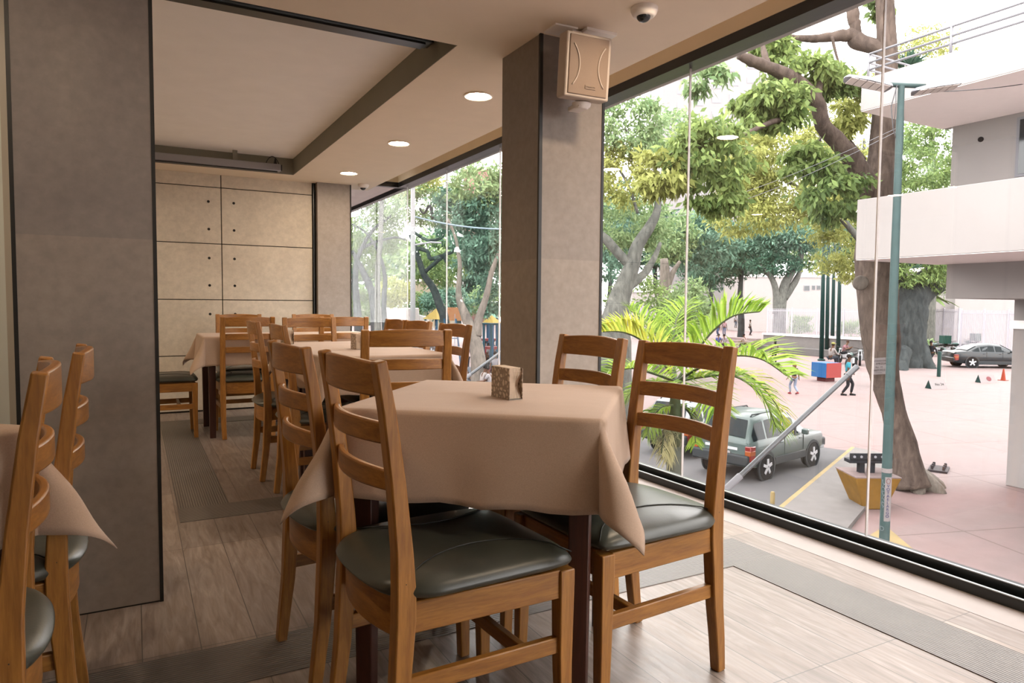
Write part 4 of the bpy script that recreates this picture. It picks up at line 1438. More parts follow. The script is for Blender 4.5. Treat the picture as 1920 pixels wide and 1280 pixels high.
t = thing('bolted_plate', 'rusty bolted base plate left on the pavement beyond the leaning tree', 'metal plate', (p.x, p.y, ZS), R(25))
MB().b2((-.34, -.2, 0), (.34, .2, .05)).build('plate', osimple('rust_dark', '4a4346', .7), t)
for xx in (-.22, 0, .22):
    for yy in (-.12, .12):
        MB().lathe([(.03, .05), (.03, .14), (.005, .15)], 8, (xx, yy, 0)).build('bolt', bpy.data.materials['rust_dark'], t)
# three green steel masts
for i, (px, py) in enumerate(((1540, 676), (1550, 668), (1571, 672), (1560, 666))):
    p = gp(px, py)
    d = depth(p)
    tp = at(px + (6, 4, 5, 5)[i], (402, 430, 452, 440)[i], d)
    t = thing('green_mast', ('dark green steel mast, leftmost of the four by the park wall', 'dark green steel mast, second of the four by the park wall', 'dark green steel mast, rightmost of the four by the park wall', 'dark green steel mast, third of the four by the park wall')[i], 'mast', (p.x, p.y, ZS), 0, 'green steel masts')
    hz = tp.z - ZS
    MB().tube([(0, 0, 0), (tp.x - p.x, tp.y - p.y, hz)], [.16, .11], 12).build('shaft', M['teald'], t, smooth=True)
    MB().lathe([(.26, 0), (.26, .10), (.17, .16)], 12).build('base', M['teald'], t)
    MB().tube([(tp.x - p.x, tp.y - p.y, hz), (tp.x - p.x - .3, tp.y - p.y + .2, hz + .7), (tp.x - p.x - .9, tp.y - p.y + .5, hz + 1.0)], .06, 8).build('arm', M['teald'], t, smooth=True)
# park wall with ledge, steps, fence
a, b = gp(1416, 658), gp(1625, 676)
u = (b - a)
L = u.length
u.normalize()
t = thing('park_wall', 'low pale concrete park wall with a seat ledge along its foot', 'wall', (a.x, a.y, ZS), math.atan2(u.y, u.x))
hW = at(1416, 627, depth(a)).z - ZS
MB().b2((0, .9, 0), (L, 1.4, hW)).build('wall', osimple('park_concrete', '8e8886', .85, var=.06), t)
MB().b2((-.05, .8, hW), (L + .05, 1.5, hW + .14)).build('coping', M['wpaintd'], t)
MB().b2((0, 0, 0), (L, .95, .55)).build('seat_ledge', osimple('ledge_concrete', '7b7776', .85, var=.08), t, bevel=.03)
a2 = gp(1330, 655)
t = thing('park_steps', 'flight of pale concrete steps beside the park wall', 'steps', (a2.x, a2.y, ZS), math.atan2(u.y, u.x))
Lp = (a - a2).length - .35
for q in range(5):
    MB().b2((0, q * .5, 0), (Lp, q * .5 + .55, .22 * (q + 1))).build('step', M['plaza'], t, bevel=.02)
def fence(label, p0, p1, h, n, mat):
    p0, p1 = Vector(p0), Vector(p1)
    u = p1 - p0
    u.z = 0
    L = u.length
    t = thing('railing_fence', label, 'fence', tuple(p0), math.atan2(u.y, u.x), 'white park railings')
    m = MB()
    for i in range(n):
        x = L * i / (n - 1)
        m.tube([(x, 0, .08), (x, 0, h)], .022, 5)
    m.build('bars', mat, t)
    MB().box((L / 2, 0, .2), (L, .05, .06)).box((L / 2, 0, h * .93), (L, .05, .06)).build('rails', mat, t)
    for i in range(5):
        MB().box((L * i / 4, 0, h / 2 + .05), (.10, .10, h + .1)).build('post', mat, t)
    return t
M['wrail'] = simple('white_railing_paint', '8f8c93', .6, k=.9)
f0, f1 = at(1438, 640, 70), at(1632, 652, 64)
hF = at(1440, 580, 70).z - at(1440, 640, 70).z
f0.z = f1.z = at(1440, 638, 70).z
fence('white bar railing above the park wall, behind the green masts', f0, f1, hF, 96, M['wrail'])
f0, f1 = at(1690, 640, 66), at(1796, 644, 60)
f0.z = f1.z = at(1690, 642, 66).z
fence('white bar railing behind the ridged palm trunk', f0, f1, at(1690, 578, 66).z - f0.z, 60, M['wrail'])
f0, f1 = at(1800, 650, 55), at(1990, 652, 48)
f0.z = f1.z = ZS
fence('white bar railing in front of the bright white block beyond the black car', f0, f1, at(1816, 581, 54).z - ZS, 80, M['wrail'])
pk = at(1535, 652, 70)
struct(MB().b2((at(1400, 640, 74).x, 26, ZS), (at(1640, 640, 110).x, 120, at(1440, 640, 72).z)).build('terrace_ground', M['plaza'])) if False else None
# playground towers
def play(px, py, d, col, lb, s=1.0):
    p = at(px, py, d)
    t = thing('play_tower', lb, 'playground', (p.x, p.y, ZS), R(25), 'playground towers')
    hz = p.z - ZS
    w_ = .9 * s
    for sx in (-1, 1):
        for sy in (-1, 1):
            MB().tube([(sx * w_, sy * w_, 0), (sx * w_, sy * w_, hz)], .07, 8).build('post', osimple('play_blue', '2f5a78', .5) if 'play_blue' not in bpy.data.materials else bpy.data.materials['play_blue'], t)
    MB().b2((-w_, -w_, hz * .5), (w_, w_, hz * .55)).build('deck', osimple('play_red', '8a4040', .6) if 'play_red' not in bpy.data.materials else bpy.data.materials['play_red'], t)
    q = w_ * 1.25
    MB().add([(-q, -q, hz), (q, -q, hz), (q, q, hz), (-q, q, hz), (0, 0, hz + 1.25 * s)], [(0, 1, 4), (1, 2, 4), (2, 3, 4), (3, 0, 4), (3, 2, 1, 0)]).build('roof', osimple('play_roof_' + col, col, .6) if 'play_roof_' + col not in bpy.data.materials else bpy.data.materials['play_roof_' + col], t)
play(818, 598, 45, 'ad9447', 'playground tower with a yellow pyramid roof', .55)
play(916, 595, 45, '6fa58f', 'playground tower with a mint green pyramid roof', .42)
play(922, 605, 38, 'b0963f', 'low playground tower with a yellow roof beside the window pillar', .34)
p0, p1 = at(893, 606, 34), at(934, 606, 33)
t = thing('swing_frame', 'tall blue-green steel swing frame in the far window', 'playground', (p0.x, p0.y, ZS))
hz = p0.z - ZS
dv = p1 - p0
dv.z = 0
sw = osimple('swing_steel', '2c5560', .5)
MB().tube([(0, 0, hz), tuple(dv + Vector((0, 0, hz)))], .05, 8).build('top_bar', sw, t)
for q in (0, .35, .7, 1):
    MB().tube([tuple(dv * q), tuple(dv * q + Vector((0, 0, hz)))], .045, 8).build('post', sw, t)
p0 = at(848, 632, 30)
t = thing('climbing_ladder', 'blue steel climbing ladder between the window side chairs', 'playground', (p0.x, p0.y, ZS), R(-25))
for xx in (0, .5):
    MB().tube([(xx, 0, 0), (xx - .35, 0, p0.z - ZS + .8)], .04, 8).build('side_bar', bpy.data.materials['play_blue'], t)
for q in range(5):
    f = .2 + .18 * q
    MB().tube([(-.35 * f, 0, f * (p0.z - ZS + .8)), (.5 - .35 * f, 0, f * (p0.z - ZS + .8))], .025, 6).build('rung', bpy.data.materials['play_blue'], t)
# orange sign board and stall awning by the arched building
p = at(853, 588, 60)
t = thing('orange_board', 'plain orange board on a post behind the playground', 'board', (p.x, p.y, ZS), R(-28))
MB().tube([(0, 0, 0), (0, 0, p.z - ZS)], .06, 8).build('post', M['rail'], t)
MB().b2((-.65, -.05, p.z - ZS - .6), (.65, .05, p.z - ZS + .55)).build('panel', osimple('pale_orange', 'b5805a', .7), t)
# ------------------------------------------------------------------ trees
nr = np.random.default_rng(11)
def leaf_mesh(name, C, Tn, L, Wd, mat, parent):
    "one folded diamond leaf per centre"
    n = len(C)
    Tn = Tn / np.linalg.norm(Tn, axis=1, keepdims=True)
    rnd = nr.normal(size=(n, 3))
    Bn = np.cross(Tn, rnd)
    Bn /= np.linalg.norm(Bn, axis=1, keepdims=True) + 1e-9
    Nn = np.cross(Tn, Bn)
    l = L * nr.uniform(.65, 1.25, (n, 1))
    wd = Wd * nr.uniform(.7, 1.2, (n, 1))
    V = np.empty((n, 4, 3))
    V[:, 0] = C
    V[:, 1] = C + Tn * l * .45 + Bn * wd * .5 + Nn * wd * .12
    V[:, 2] = C + Tn * l
    V[:, 3] = C + Tn * l * .45 - Bn * wd * .5 + Nn * wd * .12
    me = bpy.data.meshes.new(name)
    me.vertices.add(4 * n)
    me.vertices.foreach_set('co', V.reshape(-1).astype(np.float32))
    me.loops.add(4 * n)
    me.loops.foreach_set('vertex_index', np.arange(4 * n, dtype=np.int32))
    me.polygons.add(n)
    me.polygons.foreach_set('loop_start', np.arange(0, 4 * n, 4, dtype=np.int32))
    me.polygons.foreach_set('loop_total', np.full(n, 4, dtype=np.int32))
    me.update(calc_edges=True)
    me.materials.append(mat)
    o = bpy.data.objects.new(name, me)
    COL.objects.link(o)
    if parent: o.parent = parent
    return o
def blob_points(c, r, n, clusters, spread):
    c = np.array(c)
    r = np.array(r)
    d = nr.normal(size=(clusters, 3))
    d /= np.linalg.norm(d, axis=1, keepdims=True)
    K = c + d * r * nr.uniform(.35, 1.0, (clusters, 1)) ** .6
    i = nr.integers(0, clusters, n)
    P = K[i] + nr.normal(size=(n, 3)) * spread * np.array([1, 1, .55])
    out = (P - c) / np.maximum(r, 1e-6)
    return P, out
def tree(name, label, branches, crowns, bark, group=None, cat='tree', base=None):
    """branches: ([(px,py,depth)..], [radius px..]); crowns: dict(px,py,d,rx,ry,n,l,w,mat,droop,cl)"""
    b0 = branches[0][0][0] if branches else None
    if base is None:
        base = at(*b0) if branches else at(crowns[0]['px'], 640, crowns[0]['d'])
        base.z = ZS
    t = thing(name, label, cat, tuple(base), 0, group)
    for i, (pts, rad) in enumerate(branches):
        P = [at(*p) - base for p in pts]
        rr = [r * p[2] / FPX for r, p in zip(rad, pts)]
        if i == 0 and P[0].z > .15:
            P = [Vector((P[0].x, P[0].y, -.05))] + P
            rr = [rr[0] * 1.15] + rr
            pts = [pts[0]] + list(pts)
        # resample smoothly with a little wander
        Q, S = [], []
        for a, b, c_, d_, ra, rb in zip([P[0]] + P[:-2], P[:-1], P[1:], P[2:] + [P[-1]], rr[:-1], rr[1:]):
            for k in range(4):
                f = k / 4
                f2, f3 = f * f, f * f * f
                q = .5 * ((2 * b) + (-a + c_) * f + (2 * a - 5 * b + 4 * c_ - d_) * f2 + (-a + 3 * b - 3 * c_ + d_) * f3)
                Q.append(q + Vector((rng.uniform(-1, 1), rng.uniform(-1, 1), rng.uniform(-1, 1))) * (.12 if max(ra, rb) < .15 else .035) * (ra + (rb - ra) * f))
                S.append((ra + (rb - ra) * f) * (rng.uniform(.94, 1.06) if max(ra, rb) < .15 else rng.uniform(.985, 1.015)))
        Q.append(P[-1])
        S.append(rr[-1])
        big = max(rr) * FPX / pts[0][2] > 12
        MB().tube(Q, S, 16 if big else 9).build('trunk' if i == 0 else 'branch', bark, t, smooth=True)
    for cr in crowns:
        d = cr['d']
        c0 = at(cr['px'], cr['py'], d) - base
        k = d / FPX
        r = (cr['rx'] * k, cr.get('rd', cr['rx'] * .8) * k, cr['ry'] * k)
        # ellipsoid axes follow the viewing frame loosely: rotate x/y by the yaw
        lk = .68 if 20 < d < 90 else 1.0
        n = int(cr['n'] * (1.9 if lk < 1 else 1.0))
        P, out = blob_points((0, 0, 0), r, n, cr.get('cl', max(6, n // 90)) * (3 if lk < 1 else 2) // 2, cr.get('sp', .22) * cr['rx'] * k)
        cz, sz = math.cos(-YAW), math.sin(-YAW)
        P2 = P.copy()
        P2[:, 0] = P[:, 0] * cz - P[:, 1] * sz
        P2[:, 1] = P[:, 0] * sz + P[:, 1] * cz
        P2 += np.array(c0)
        T = nr.normal(size=(n, 3)) + np.array([0, 0, -cr.get('droop', .6)]) + out * .4
        leaf_mesh('crown', P2, T, cr['l'] * lk, cr['w'] * lk, cr['mat'], t)
    return t
M['lf_green'] = m_leaf('leaf_fresh_green', '42572f', '87985a', .45)
M['lf_lime'] = m_leaf('leaf_lime', '686f38', '999c5c', .4)
M['lf_pale'] = m_leaf('leaf_pale_green', '4a6540', '8a9c70', .35)
M['lf_blue'] = m_leaf('leaf_blue_green', '2c4a3c', '668371', .3)
M['lf_dark'] = m_leaf('leaf_dark_green', '1b332a', '44624f', .25)
M['lf_deep'] = m_leaf('leaf_deep_green', '374b2e', '768a50', .4)
M['bark_b'] = m_bark('bark_brown', '2b2422', '5c514a', 2.2)
M['bark_g'] = m_bark('bark_grey', '2d2f2e', '5d5e59', 2.0)
M['bark_d'] = m_bark('bark_dark', '13181a', '35393a', 1.2)
M['bark_l'] = m_bark('bark_light', '45413d', '6d665f', 2.0)
def cw_(px, py, d, rx, ry, n, l, w, mat, **k):
    return dict(px=px, py=py, d=d, rx=rx, ry=ry, n=n, l=l, w=w, mat=M[mat], **k)

# near leaning tree on the pavement, its limbs over the street
D = 15.0
b = gp(1704, 908)
lean = tree('leaning_street_tree', 'leaning brown-barked street tree nearest the window, a limb reaching over the street', [
    ([(1706, 912, D), (1697, 850, D), (1675, 770, D), (1657, 700, D), (1652, 640, D), (1646, 560, D), (1642, 480, D), (1644, 400, D), (1649, 330, D), (1657, 240, D), (1662, 150, D), (1662, 60, D), (1656, -30, D)],
     [36, 25, 21, 26, 33, 35, 37, 29, 24, 23, 20, 17, 15]),
    ([(1640, 400, D), (1618, 330, D - .3), (1575, 270, D - .5), (1543, 235, D - .7), (1531, 190, D - .9), (1490, 150, D - 1.2), (1443, 127, D - 1.5), (1410, 114, D - 1.7), (1385, 104, D - 1.8)], [24, 19, 16, 14, 14, 13, 11, 10, 7]),
    ([(1533, 190, D - .9), (1536, 165, D - .9), (1542, 140, D - .7), (1538, 118, D - .4)], [9, 7, 5, 3]),
    ([(1440, 126, D - 1.5), (1434, 104, D - 1.4), (1430, 84, D - 1.2)], [7, 6, 4]),
    ([(1660, 92, D), (1625, 83, D + .2), (1606, 76, D + .3), (1594, 66, D + .3), (1560, 69, D + .2), (1515, 73, D), (1470, 68, D - .2), (1440, 60, D - .4)], [14, 14, 16, 12, 9, 7, 5, 4]),
    ([(1606, 74, D + .3), (1604, 50, D + .3), (1600, 28, D + .3), (1598, -20, D + .4)], [12, 10, 11, 10]),
    ([(1500, 74, D), (1482, 100, D - .4), (1470, 148, D - 1)], [4, 3, 2]),
    ([(1560, 69, D), (1567, 100, D), (1580, 140, D)], [3, 2.5, 2]),
    ([(1500, 220, D - 1), (1450, 228, D - 1.6), (1395, 252, D - 2.2), (1340, 266, D - 2.6), (1290, 280, D - 2.8), (1240, 295, D - 2.8)], [5, 5, 4, 4, 3, 2]),
    ([(1540, 250, D), (1530, 300, D - .6), (1538, 350, D - .7), (1545, 385, D - .8)], [3, 2.4, 2, 1.4]),
    ([(1620, 300, D), (1585, 250, D + .4), (1575, 200, D + .5)], [5, 4, 2]),
], [
    cw_(1445, 195, D - 1.4, 62, 52, 2550, .205, .085, 'lf_green', droop=1.4, cl=34, sp=.16),
    cw_(1510, 135, D - .8, 62, 36, 1530, .205, .085, 'lf_green', droop=1.4, cl=26, sp=.16),
    cw_(1572, 165, D - .2, 44, 34, 1190, .205, .085, 'lf_deep', droop=1.4, cl=18, sp=.18),
    cw_(1325, 290, D - 2.7, 85, 62, 2550, .18, .075, 'lf_green', droop=1.4, cl=44, sp=.14),
    cw_(1240, 330, D - 2.8, 55, 48, 1190, .18, .075, 'lf_lime', droop=1.4, cl=26, sp=.15),
    cw_(1345, 375, D - 2.5, 50, 32, 850, .18, .075, 'lf_green', droop=1.5, cl=18, sp=.15),
    cw_(1560, 355, D - .8, 60, 62, 1700, .195, .08, 'lf_deep', droop=1.4, cl=34, sp=.15),
    cw_(1515, 300, D - .8, 45, 40, 850, .195, .08, 'lf_green', droop=1.4, cl=18, sp=.16),
    cw_(1445, 82, D - .6, 45, 24, 714, .195, .08, 'lf_green', droop=1.2, cl=16, sp=.2),
    cw_(1330, 150, D - 1.5, 45, 26, 442, .18, .075, 'lf_pale', droop=1.2, cl=16, sp=.2),
    cw_(1645, 15, D + .3, 20, 16, 272, .195, .08, 'lf_deep', droop=1.2, cl=8, sp=.25),
    cw_(1598, 210, D + .2, 30, 60, 714, .195, .08, 'lf_lime', droop=1.4, cl=16, sp=.2),
], M['bark_b'])
root = MB()
bp = gp(1712, 912)
kk = D / FPX
for a_ in range(7):
    an = a_ * 2 * PI / 7 + .3
    root.tube([(0, 0, .28), (.32 * math.cos(an), .32 * math.sin(an), .13), (.55 * math.cos(an), .55 * math.sin(an), .02), (.66 * math.cos(an), .66 * math.sin(an), -.06)], [.24, .19, .13, .06], 9)
o = root.build('root_flare', M['bark_l'], lean, smooth=True)
o.location = bp - lean.location
o.location.z = 0
MB().lathe([(.13, 0), (.16, .02), (.15, .08), (.09, .10), (.08, .03), (.01, .02)], 16, at(1614, 531, D - .35) - lean.location, Matrix.Rotation(R(70), 3, 'Y') @ Matrix.Rotation(R(-40), 3, 'X')).build('branch_scar', M['bark_l'], lean, smooth=True)
# paper notice on that trunk
pa = at(1648, 686, D - .47)
t = thing('paper_notice', 'white printed paper notice fixed to the leaning tree trunk', 'notice', tuple(pa), math.atan2(CR.y, CR.x) + R(3))
k = (D - .42) / FPX
MB().box((0, 0, 0), (26 * k, .006, 31 * k), Matrix.Rotation(R(-3), 3, 'Y')).build('sheet', M['paper'], t)
for s_, sz, zz in (('INFORMACION', 3.2, 9.5), ('Sr. AMEZDA', 4.3, 4.2), ('No. 10', 4.2, -2.2), ('04693921', 5.4, -8), ('solo llamadas', 2.2, -12.5)):
    text_mesh('lettering', s_, sz * k * 1.15, M['ink'], t, (0, -.0045, zz * k), (PI / 2, R(-3), 0))

# huge buttressed fig tree behind it
D2 = 46.0
fig = tree('buttressed_fig_tree', 'huge dark fig tree with buttress roots behind the leaning tree', [
    ([(1698, 704, D2), (1697, 670, D2), (1697, 630, D2), (1702, 590, D2), (1712, 560, D2), (1735, 525, D2), (1760, 500, D2)], [46, 38, 36, 34, 30, 20, 12]),
    ([(1700, 590, D2), (1690, 550, D2), (1672, 500, D2), (1650, 450, D2)], [26, 22, 16, 10]),
    ([(1722, 560, D2), (1742, 545, D2), (1766, 540, D2)], [22, 16, 8]),
    ([(1680, 640, D2), (1655, 685, D2 - 1.2), (1618, 704, D2 - 2)], [16, 11, 5]),
    ([(1715, 640, D2), (1738, 685, D2 - 1.2), (1764, 708, D2 - 2.2)], [20, 13, 4]),
    ([(1690, 660, D2 - 1), (1690, 695, D2 - 2.5), (1705, 710, D2 - 4)], [18, 12, 5]),
], [
    cw_(1720, 505, D2, 75, 48, 2600, .5, .17, 'lf_deep', droop=.9, cl=60, sp=.12),
    cw_(1700, 330, D2 + 4, 95, 90, 3600, .55, .17, 'lf_pale', droop=.9, cl=90, sp=.10),
    cw_(1730, 300, D2 - 2, 70, 80, 2000, .5, .16, 'lf_deep', droop=.9, cl=50, sp=.12),
], M['bark_d'])
# feathery yellow-green trees in the middle distance
tree('feathery_tree', 'feathery yellow-green tree filling the view behind the near limb', [
    ([(1650, 640, 34), (1645, 560, 34), (1625, 470, 34), (1560, 390, 34)], [9, 8, 7, 4]),
    ([(1560, 392, 34), (1460, 330, 33), (1400, 300, 33)], [5, 4, 2]), ([(1615, 450, 34), (1620, 330, 34), (1620, 260, 34)], [5, 4, 2])],
    [cw_(1490, 330, 34, 130, 95, 8000, .42, .11, 'lf_lime', droop=.9, cl=120, sp=.10),
     cw_(1400, 300, 33, 80, 80, 3400, .42, .11, 'lf_lime', droop=.9, cl=60, sp=.12),
     cw_(1590, 430, 36, 70, 110, 3600, .42, .11, 'lf_lime', droop=.9, cl=60, sp=.12),
     cw_(1570, 190, 34, 80, 60, 1600, .42, .11, 'lf_lime', droop=.9, cl=50, sp=.12),
     cw_(1400, 400, 33, 70, 40, 1200, .42, .11, 'lf_lime', droop=.9, cl=34, sp=.14)], M['bark_g'], 'park trees')
tree('feathery_tree', 'yellow-green tree showing above the balcony rail', [([(1745, 600, 60), (1750, 400, 60), (1745, 200, 60)], [8, 7, 4])],
     [cw_(1730, 110, 60, 66, 60, 2200, .6, .17, 'lf_lime', droop=.7, cl=60, sp=.12)], M['bark_g'], 'park trees')
tree('spiky_plant', 'spiky dark plant standing on the upper balcony edge', [], [cw_(1708, 128, 15.2, 28, 20, 120, .40, .05, 'lf_dark', droop=-1.4, cl=3, sp=.1)], M['bark_g'], None, 'plant', Vector((13.4, 8.0, 5.3)))
# big forked tree left of the near window
D3 = 22.0
tree('forked_tree', 'big grey-barked tree with a broad fork, just right of the window pillar', [
    ([(1150, 640, D3), (1152, 600, D3), (1165, 550, D3), (1184, 500, D3), (1196, 460, D3), (1218, 425, D3), (1232, 395, D3), (1236, 350, D3)], [34, 26, 19, 15, 12, 10, 7, 4]),
    ([(1183, 498, D3), (1160, 475, D3), (1140, 452, D3), (1115, 430, D3)], [10, 9, 9, 7]),
    ([(1168, 545, D3), (1200, 520, D3 + .5), (1222, 492, D3 + .8), (1238, 455, D3 + 1)], [11, 8, 6, 3]),
    ([(1196, 400, D3), (1175, 340, D3), (1140, 290, D3), (1120, 260, D3)], [3, 2.6, 2, 1.4]),
    ([(1236, 350, D3), (1215, 290, D3), (1170, 240, D3)], [3, 2.2, 1.4]),
], [
    cw_(1180, 235, D3, 70, 60, 1500, .30, .11, 'lf_pale', droop=.7, cl=60, sp=.12),
    cw_(1165, 330, D3, 60, 60, 1100, .30, .11, 'lf_lime', droop=.7, cl=46, sp=.12),
    cw_(1185, 415, D3 + 2, 80, 55, 1700, .30, .11, 'lf_pale', droop=.7, cl=60, sp=.12),
    cw_(1250, 250, D3 + 3, 60, 60, 1100, .30, .11, 'lf_pale', droop=.7, cl=44, sp=.13),
    cw_(1145, 420, D3 + 5, 60, 110, 1800, .34, .12, 'lf_blue', droop=.7, cl=60, sp=.12),
    cw_(1190, 560, D3 + 12, 60, 50, 1000, .34, .12, 'lf_deep', droop=.7, cl=30, sp=.14)], M['bark_g'], 'park trees')
# flat-topped tree in the park
tree('flat_topped_tree', 'flat-topped blue-green tree with three stems beyond the park wall', [
    ([(1462, 588, 72), (1466, 560, 72), (1473, 530, 72), (1488, 505, 72), (1502, 480, 72), (1500, 455, 72)], [11, 9, 8, 7, 5, 3]),
    ([(1458, 588, 72), (1455, 545, 72), (1445, 518, 72), (1425, 498, 72)], [9, 6, 5, 3]),
    ([(1470, 560, 72), (1490, 530, 72), (1502, 505, 72)], [7, 6, 4])],
    [cw_(1480, 445, 72, 72, 28, 2600, .75, .26, 'lf_blue', droop=.3, cl=70, sp=.10), cw_(1455, 495, 72, 48, 18, 900, .7, .24, 'lf_dark', droop=.3, cl=30, sp=.12),
     cw_(1500, 425, 72, 50, 16, 900, .7, .24, 'lf_pale', droop=.3, cl=30, sp=.12)], M['bark_g'], 'park trees')
tree('park_tree', 'grey-stemmed dark green tree left of the flat-topped one', [
    ([(1240, 640, 40), (1243, 580, 40), (1247, 530, 40), (1245, 485, 40)], [14, 12, 10, 7]), ([(1250, 540, 40), (1262, 510, 40), (1275, 490, 40)], [7, 5, 3])],
    [cw_(1300, 455, 46, 80, 55, 2400, .55, .2, 'lf_blue', droop=.6, cl=70, sp=.11), cw_(1250, 440, 44, 60, 50, 1500, .5, .18, 'lf_pale', droop=.6, cl=44, sp=.12)], M['bark_l'], 'park trees')
tree('park_tree', 'dark round-crowned tree between the flat-topped tree and the grey-stemmed one', [([(1390, 600, 80), (1388, 550, 80), (1392, 500, 80)], [6, 5, 3])],
     [cw_(1385, 470, 80, 72, 48, 2600, .8, .28, 'lf_dark', droop=.5, cl=70, sp=.11), cw_(1330, 500, 82, 60, 40, 1500, .8, .28, 'lf_dark', droop=.5, cl=44, sp=.12)], M['bark_d'], 'park trees')
tree('round_bush', 'round fresh green bush beyond the palm, beside the glass joint', [], [cw_(1292, 570, 38, 48, 42, 1600, .4, .14, 'lf_pale', droop=.4, cl=44, sp=.14), cw_(1262, 610, 36, 50, 30, 900, .4, .14, 'lf_deep', droop=.4, cl=30, sp=.14)], M['bark_g'], None, 'bush')
# trees in the far window
tree('dark_leaning_tree', 'dark leaning tree with twisting limbs in the far window, right of the white pole', [
    ([(834, 606, 34), (825, 575, 34), (812, 540, 34), (795, 515, 34), (780, 470, 34), (770, 440, 34)], [9, 8, 7, 6, 5, 4]),
    ([(795, 512, 34), (830, 480, 34), (850, 470, 34), (858, 450, 34)], [4, 4, 3, 2]),
    ([(775, 465, 34), (800, 470, 34), (808, 485, 34), (830, 480, 34), (838, 492, 34)], [4, 4, 4, 4, 3]),
    ([(770, 430, 34), (800, 450, 34), (828, 445, 34), (830, 420, 34), (812, 410, 34)], [3, 3, 3, 3, 2]),
    ([(812, 410, 34), (806, 385, 34), (795, 400, 34), (786, 390, 34)], [3, 3, 2, 1.5])],
    [cw_(800, 385, 36, 70, 42, 1800, .42, .12, 'lf_pale', droop=.5, cl=60, sp=.12), cw_(820, 505, 38, 60, 34, 1200, .42, .12, 'lf_deep', droop=.5, cl=34, sp=.13),
     cw_(770, 345, 36, 60, 30, 800, .42, .12, 'lf_lime', droop=.5, cl=30, sp=.13)], M['bark_d'], 'park trees')
tree('pale_forked_tree', 'pale-barked forked tree behind the window side chair, crown against the pillar', [
    ([(898, 690, 30), (893, 650, 30), (884, 620, 30), (872, 590, 30), (860, 555, 30), (862, 500, 30), (855, 450, 30), (840, 410, 30)], [15, 13, 12, 9, 6, 4, 3, 2]),
    ([(893, 630, 30), (897, 600, 30), (910, 560, 30), (922, 510, 30), (936, 470, 30)], [11, 8, 6, 5, 3])],
    [cw_(905, 440, 31, 62, 85, 2800, .40, .14, 'lf_blue', droop=.7, cl=80, sp=.11), cw_(900, 350, 31, 62, 48, 1500, .40, .14, 'lf_pale', droop=.7, cl=50, sp=.12),
     cw_(925, 550, 33, 28, 50, 800, .40, .14, 'lf_blue', droop=.7, cl=24, sp=.2), cw_(860, 400, 33, 50, 60, 1300, .40, .14, 'lf_blue', droop=.7, cl=40, sp=.13)], M['bark_l'], 'park trees')
tree('twin_stem_tree', 'tree with two crossing dark stems at the inner edge of the far window', [
    ([(672, 612, 36), (668, 560, 36), (666, 520, 36), (672, 480, 36), (700, 430, 36), (740, 400, 36)], [8, 7, 6, 4, 3, 2]),
    ([(706, 722, 36), (704, 640, 36), (700, 560, 36), (690, 530, 36), (676, 500, 36), (660, 470, 36)], [8, 8, 8, 7, 5, 3]), ([(726, 722, 36), (722, 640, 36), (720, 560, 36), (722, 520, 36), (712, 480, 36), (690, 440, 36), (660, 420, 36)], [5, 5, 5, 4, 3, 2, 1.5]),
    ([(672, 470, 36), (700, 455, 36), (740, 445, 36), (762, 450, 36)], [3, 3, 2, 1.5])],
    [cw_(700, 430, 38, 62, 55, 2200, .42, .12, 'lf_deep', droop=.4, cl=70, sp=.11), cw_(725, 375, 38, 50, 30, 900, .42, .12, 'lf_pale', droop=.4, cl=30, sp=.13),
     cw_(680, 500, 40, 50, 34, 1000, .42, .12, 'lf_deep', droop=.4, cl=34, sp=.13)], M['bark_d'], 'park trees')
tree('slim_trunk_tree', 'slim straight pale trunk left of the white pole in the far window', [
    ([(708, 640, 28), (708, 580, 28), (709, 500, 28), (714, 440, 28), (716, 370, 28), (718, 310, 28)], [7, 6, 5, 4.5, 4, 3])],
    [cw_(716, 345, 28, 40, 26, 500, .34, .11, 'lf_pale', droop=.5, cl=20, sp=.15)], M['bark_g'], 'park trees')
tree('round_bush', 'deep green bush at the inner edge of the far window', [], [cw_(672, 578, 40, 32, 34, 1500, .36, .12, 'lf_deep', droop=.2, cl=40, sp=.14)], M['bark_g'], None, 'bush')
tree('round_bush', 'yellow-green bush beside the white pole in the far window', [], [cw_(738, 548, 46, 36, 26, 1200, .42, .14, 'lf_lime', droop=.2, cl=40, sp=.14)], M['bark_g'], None, 'bush')
for px, py, d, mt, lb in ((700, 562, 62, 'lf_pale', 'low bush hedge between the crossing stems and the slim pale trunk'), (770, 572, 66, 'lf_deep', 'low bush just right of the white pole, beyond the van'), (835, 566, 64, 'lf_blue', 'low bush beyond the yellow playground roof'), (905, 568, 66, 'lf_pale', 'low bush between the two playground towers')):
    tree('round_bush', lb, [], [cw_(px, py, d, 46, 30, 1300, .6, .22, M and mt, droop=.2, cl=40, sp=.14)], M['bark_g'], None, 'bush')
# the belt of trees closing the park
belt = [(600, 490, 110, 'lf_dark'), (690, 485, 120, 'lf_blue'), (780, 495, 112, 'lf_pale'), (860, 490, 118, 'lf_blue'), (950, 450, 110, 'lf_dark'), (1050, 450, 115, 'lf_blue'), (1140, 440, 112, 'lf_blue'), (1225, 460, 120, 'lf_dark'), (1330, 455, 125, 'lf_blue'), (1440, 450, 130, 'lf_blue'), (1545, 455, 122, 'lf_pale'), (1650, 450, 118, 'lf_dark'), (1750, 450, 112, 'lf_blue'), (1850, 450, 118, 'lf_dark')]
where = ['behind the back pillar', 'behind the twin stems', 'behind the white pole', 'behind the pale forked tree', 'hidden behind the window pillar', 'hidden behind the window pillar as well', 'behind the big forked tree', 'behind the low kiosk', 'below the pale high-rise', 'behind the flat-topped tree', 'behind the green masts', 'behind the leaning trunk', 'behind the fig crown', 'behind the white building']
